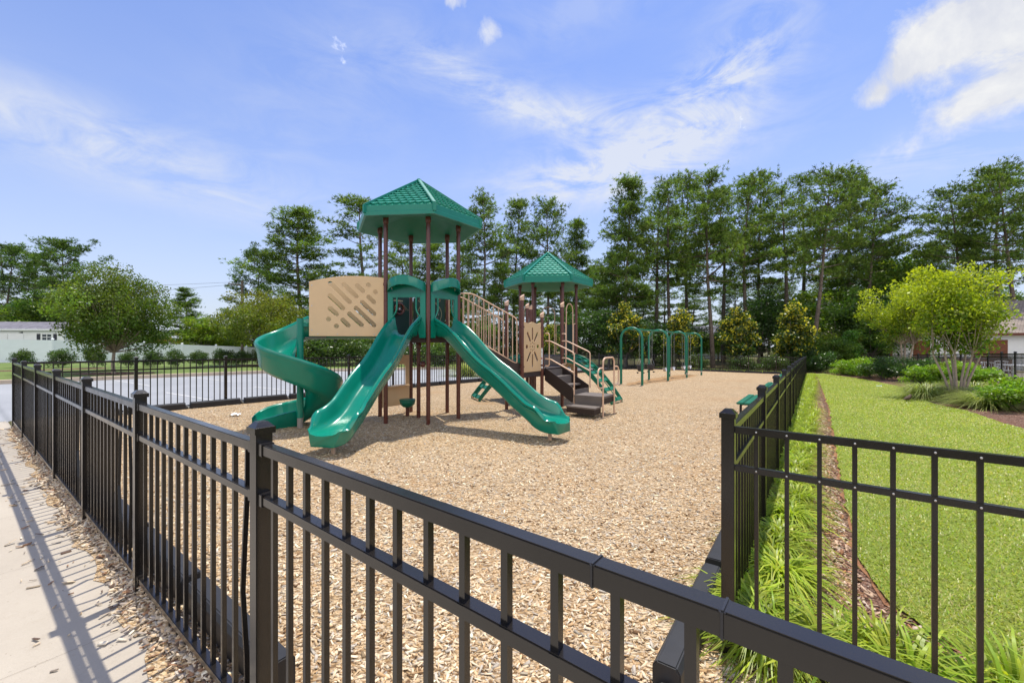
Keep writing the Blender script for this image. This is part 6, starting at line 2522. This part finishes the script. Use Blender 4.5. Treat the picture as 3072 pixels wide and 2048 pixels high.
v2 = -.42-.0245*(u2-2.52)+gc.random(30000)*.62
ok2 = v2 < np.interp(u2, [2.5, 3.3, 3.6, 4.2, 5.6, 8.4, 14.5], [.6, .5, .30, .14, .10, .07, .0])
chip_field('bark_chips', np.concatenate([X[ok], (.6*u2+.8*v2)[ok2]]), np.concatenate([Y[ok], (.8*u2-.6*v2)[ok2]]), .014, .060,
           [(.46, .32, .22), (.33, .19, .12), (.20, .10, .065), (.54, .43, .34), (.09, .05, .035), (.42, .20, .095)], [.26, .22, .18, .14, .10, .10], 'brown bark chips beside the border grass')


def in_poly(u, v, poly):
    r_ = np.zeros(len(u), bool)
    j = len(poly)-1
    for i in range(len(poly)):
        ui, vi = poly[i]
        uj, vj = poly[j]
        c = ((vi > v) != (vj > v)) & (u < (uj-ui)*(v-vi)/(vj-vi+1e-12)+ui)
        r_ ^= c
        j = i
    return r_


LP_ = LAWN_POLY
n = 900000
uu = 3.0+(gc.random(n)**2.3)*34
vv = -.7+gc.random(n)*5.4
ok = in_poly(uu, vv, LP_)
uu, vv = uu[ok][:250000], vv[ok][:250000]
n = len(uu)
x, y = .6*uu+.8*vv, .8*uu-.6*vv
D = np.hypot(x, y)
base = np.stack([x, y, zg(x, y)+.028], 1)
a = gc.random(n)*6.283
e = np.clip(np.abs(gc.normal(size=n))*.45+.62, 0, 1.4)
d = np.stack([np.cos(a)*np.sin(e), np.sin(a)*np.sin(e), np.cos(e)], 1)
Lb = .016+.022*gc.random(n)
Wb = np.clip(.0018+.0008*D, .002, .022)
side = np.stack([-np.sin(a), np.cos(a), np.zeros(n)], 1)
patch = .5+.5*np.sin(x*1.9+np.sin(y*2.3)*1.3)*np.sin(y*1.7+1.1*np.sin(x*1.1))
C = palette(gc, n, (.235, .325, .045), (.40, .44, .085), .22, .07)
straw = gc.random(n) < (.07+.18*patch)
C[straw] = palette(gc, int(straw.sum()), (.55, .52, .20), (.66, .60, .30), .12, .04)
V = np.stack([base-side*Wb[:, None], base+side*Wb[:, None], base+d*Lb[:, None]], 1).reshape(-1, 3)
me = np_mesh('grass', V, np.arange(3*n).reshape(n, 3), np.repeat(C, 3, 0))
me.materials.append(BLADE)
o = link_mesh('grass', me, None)
o['kind'] = 'stuff'
o['label'] = 'short mown grass blades on the lawn'
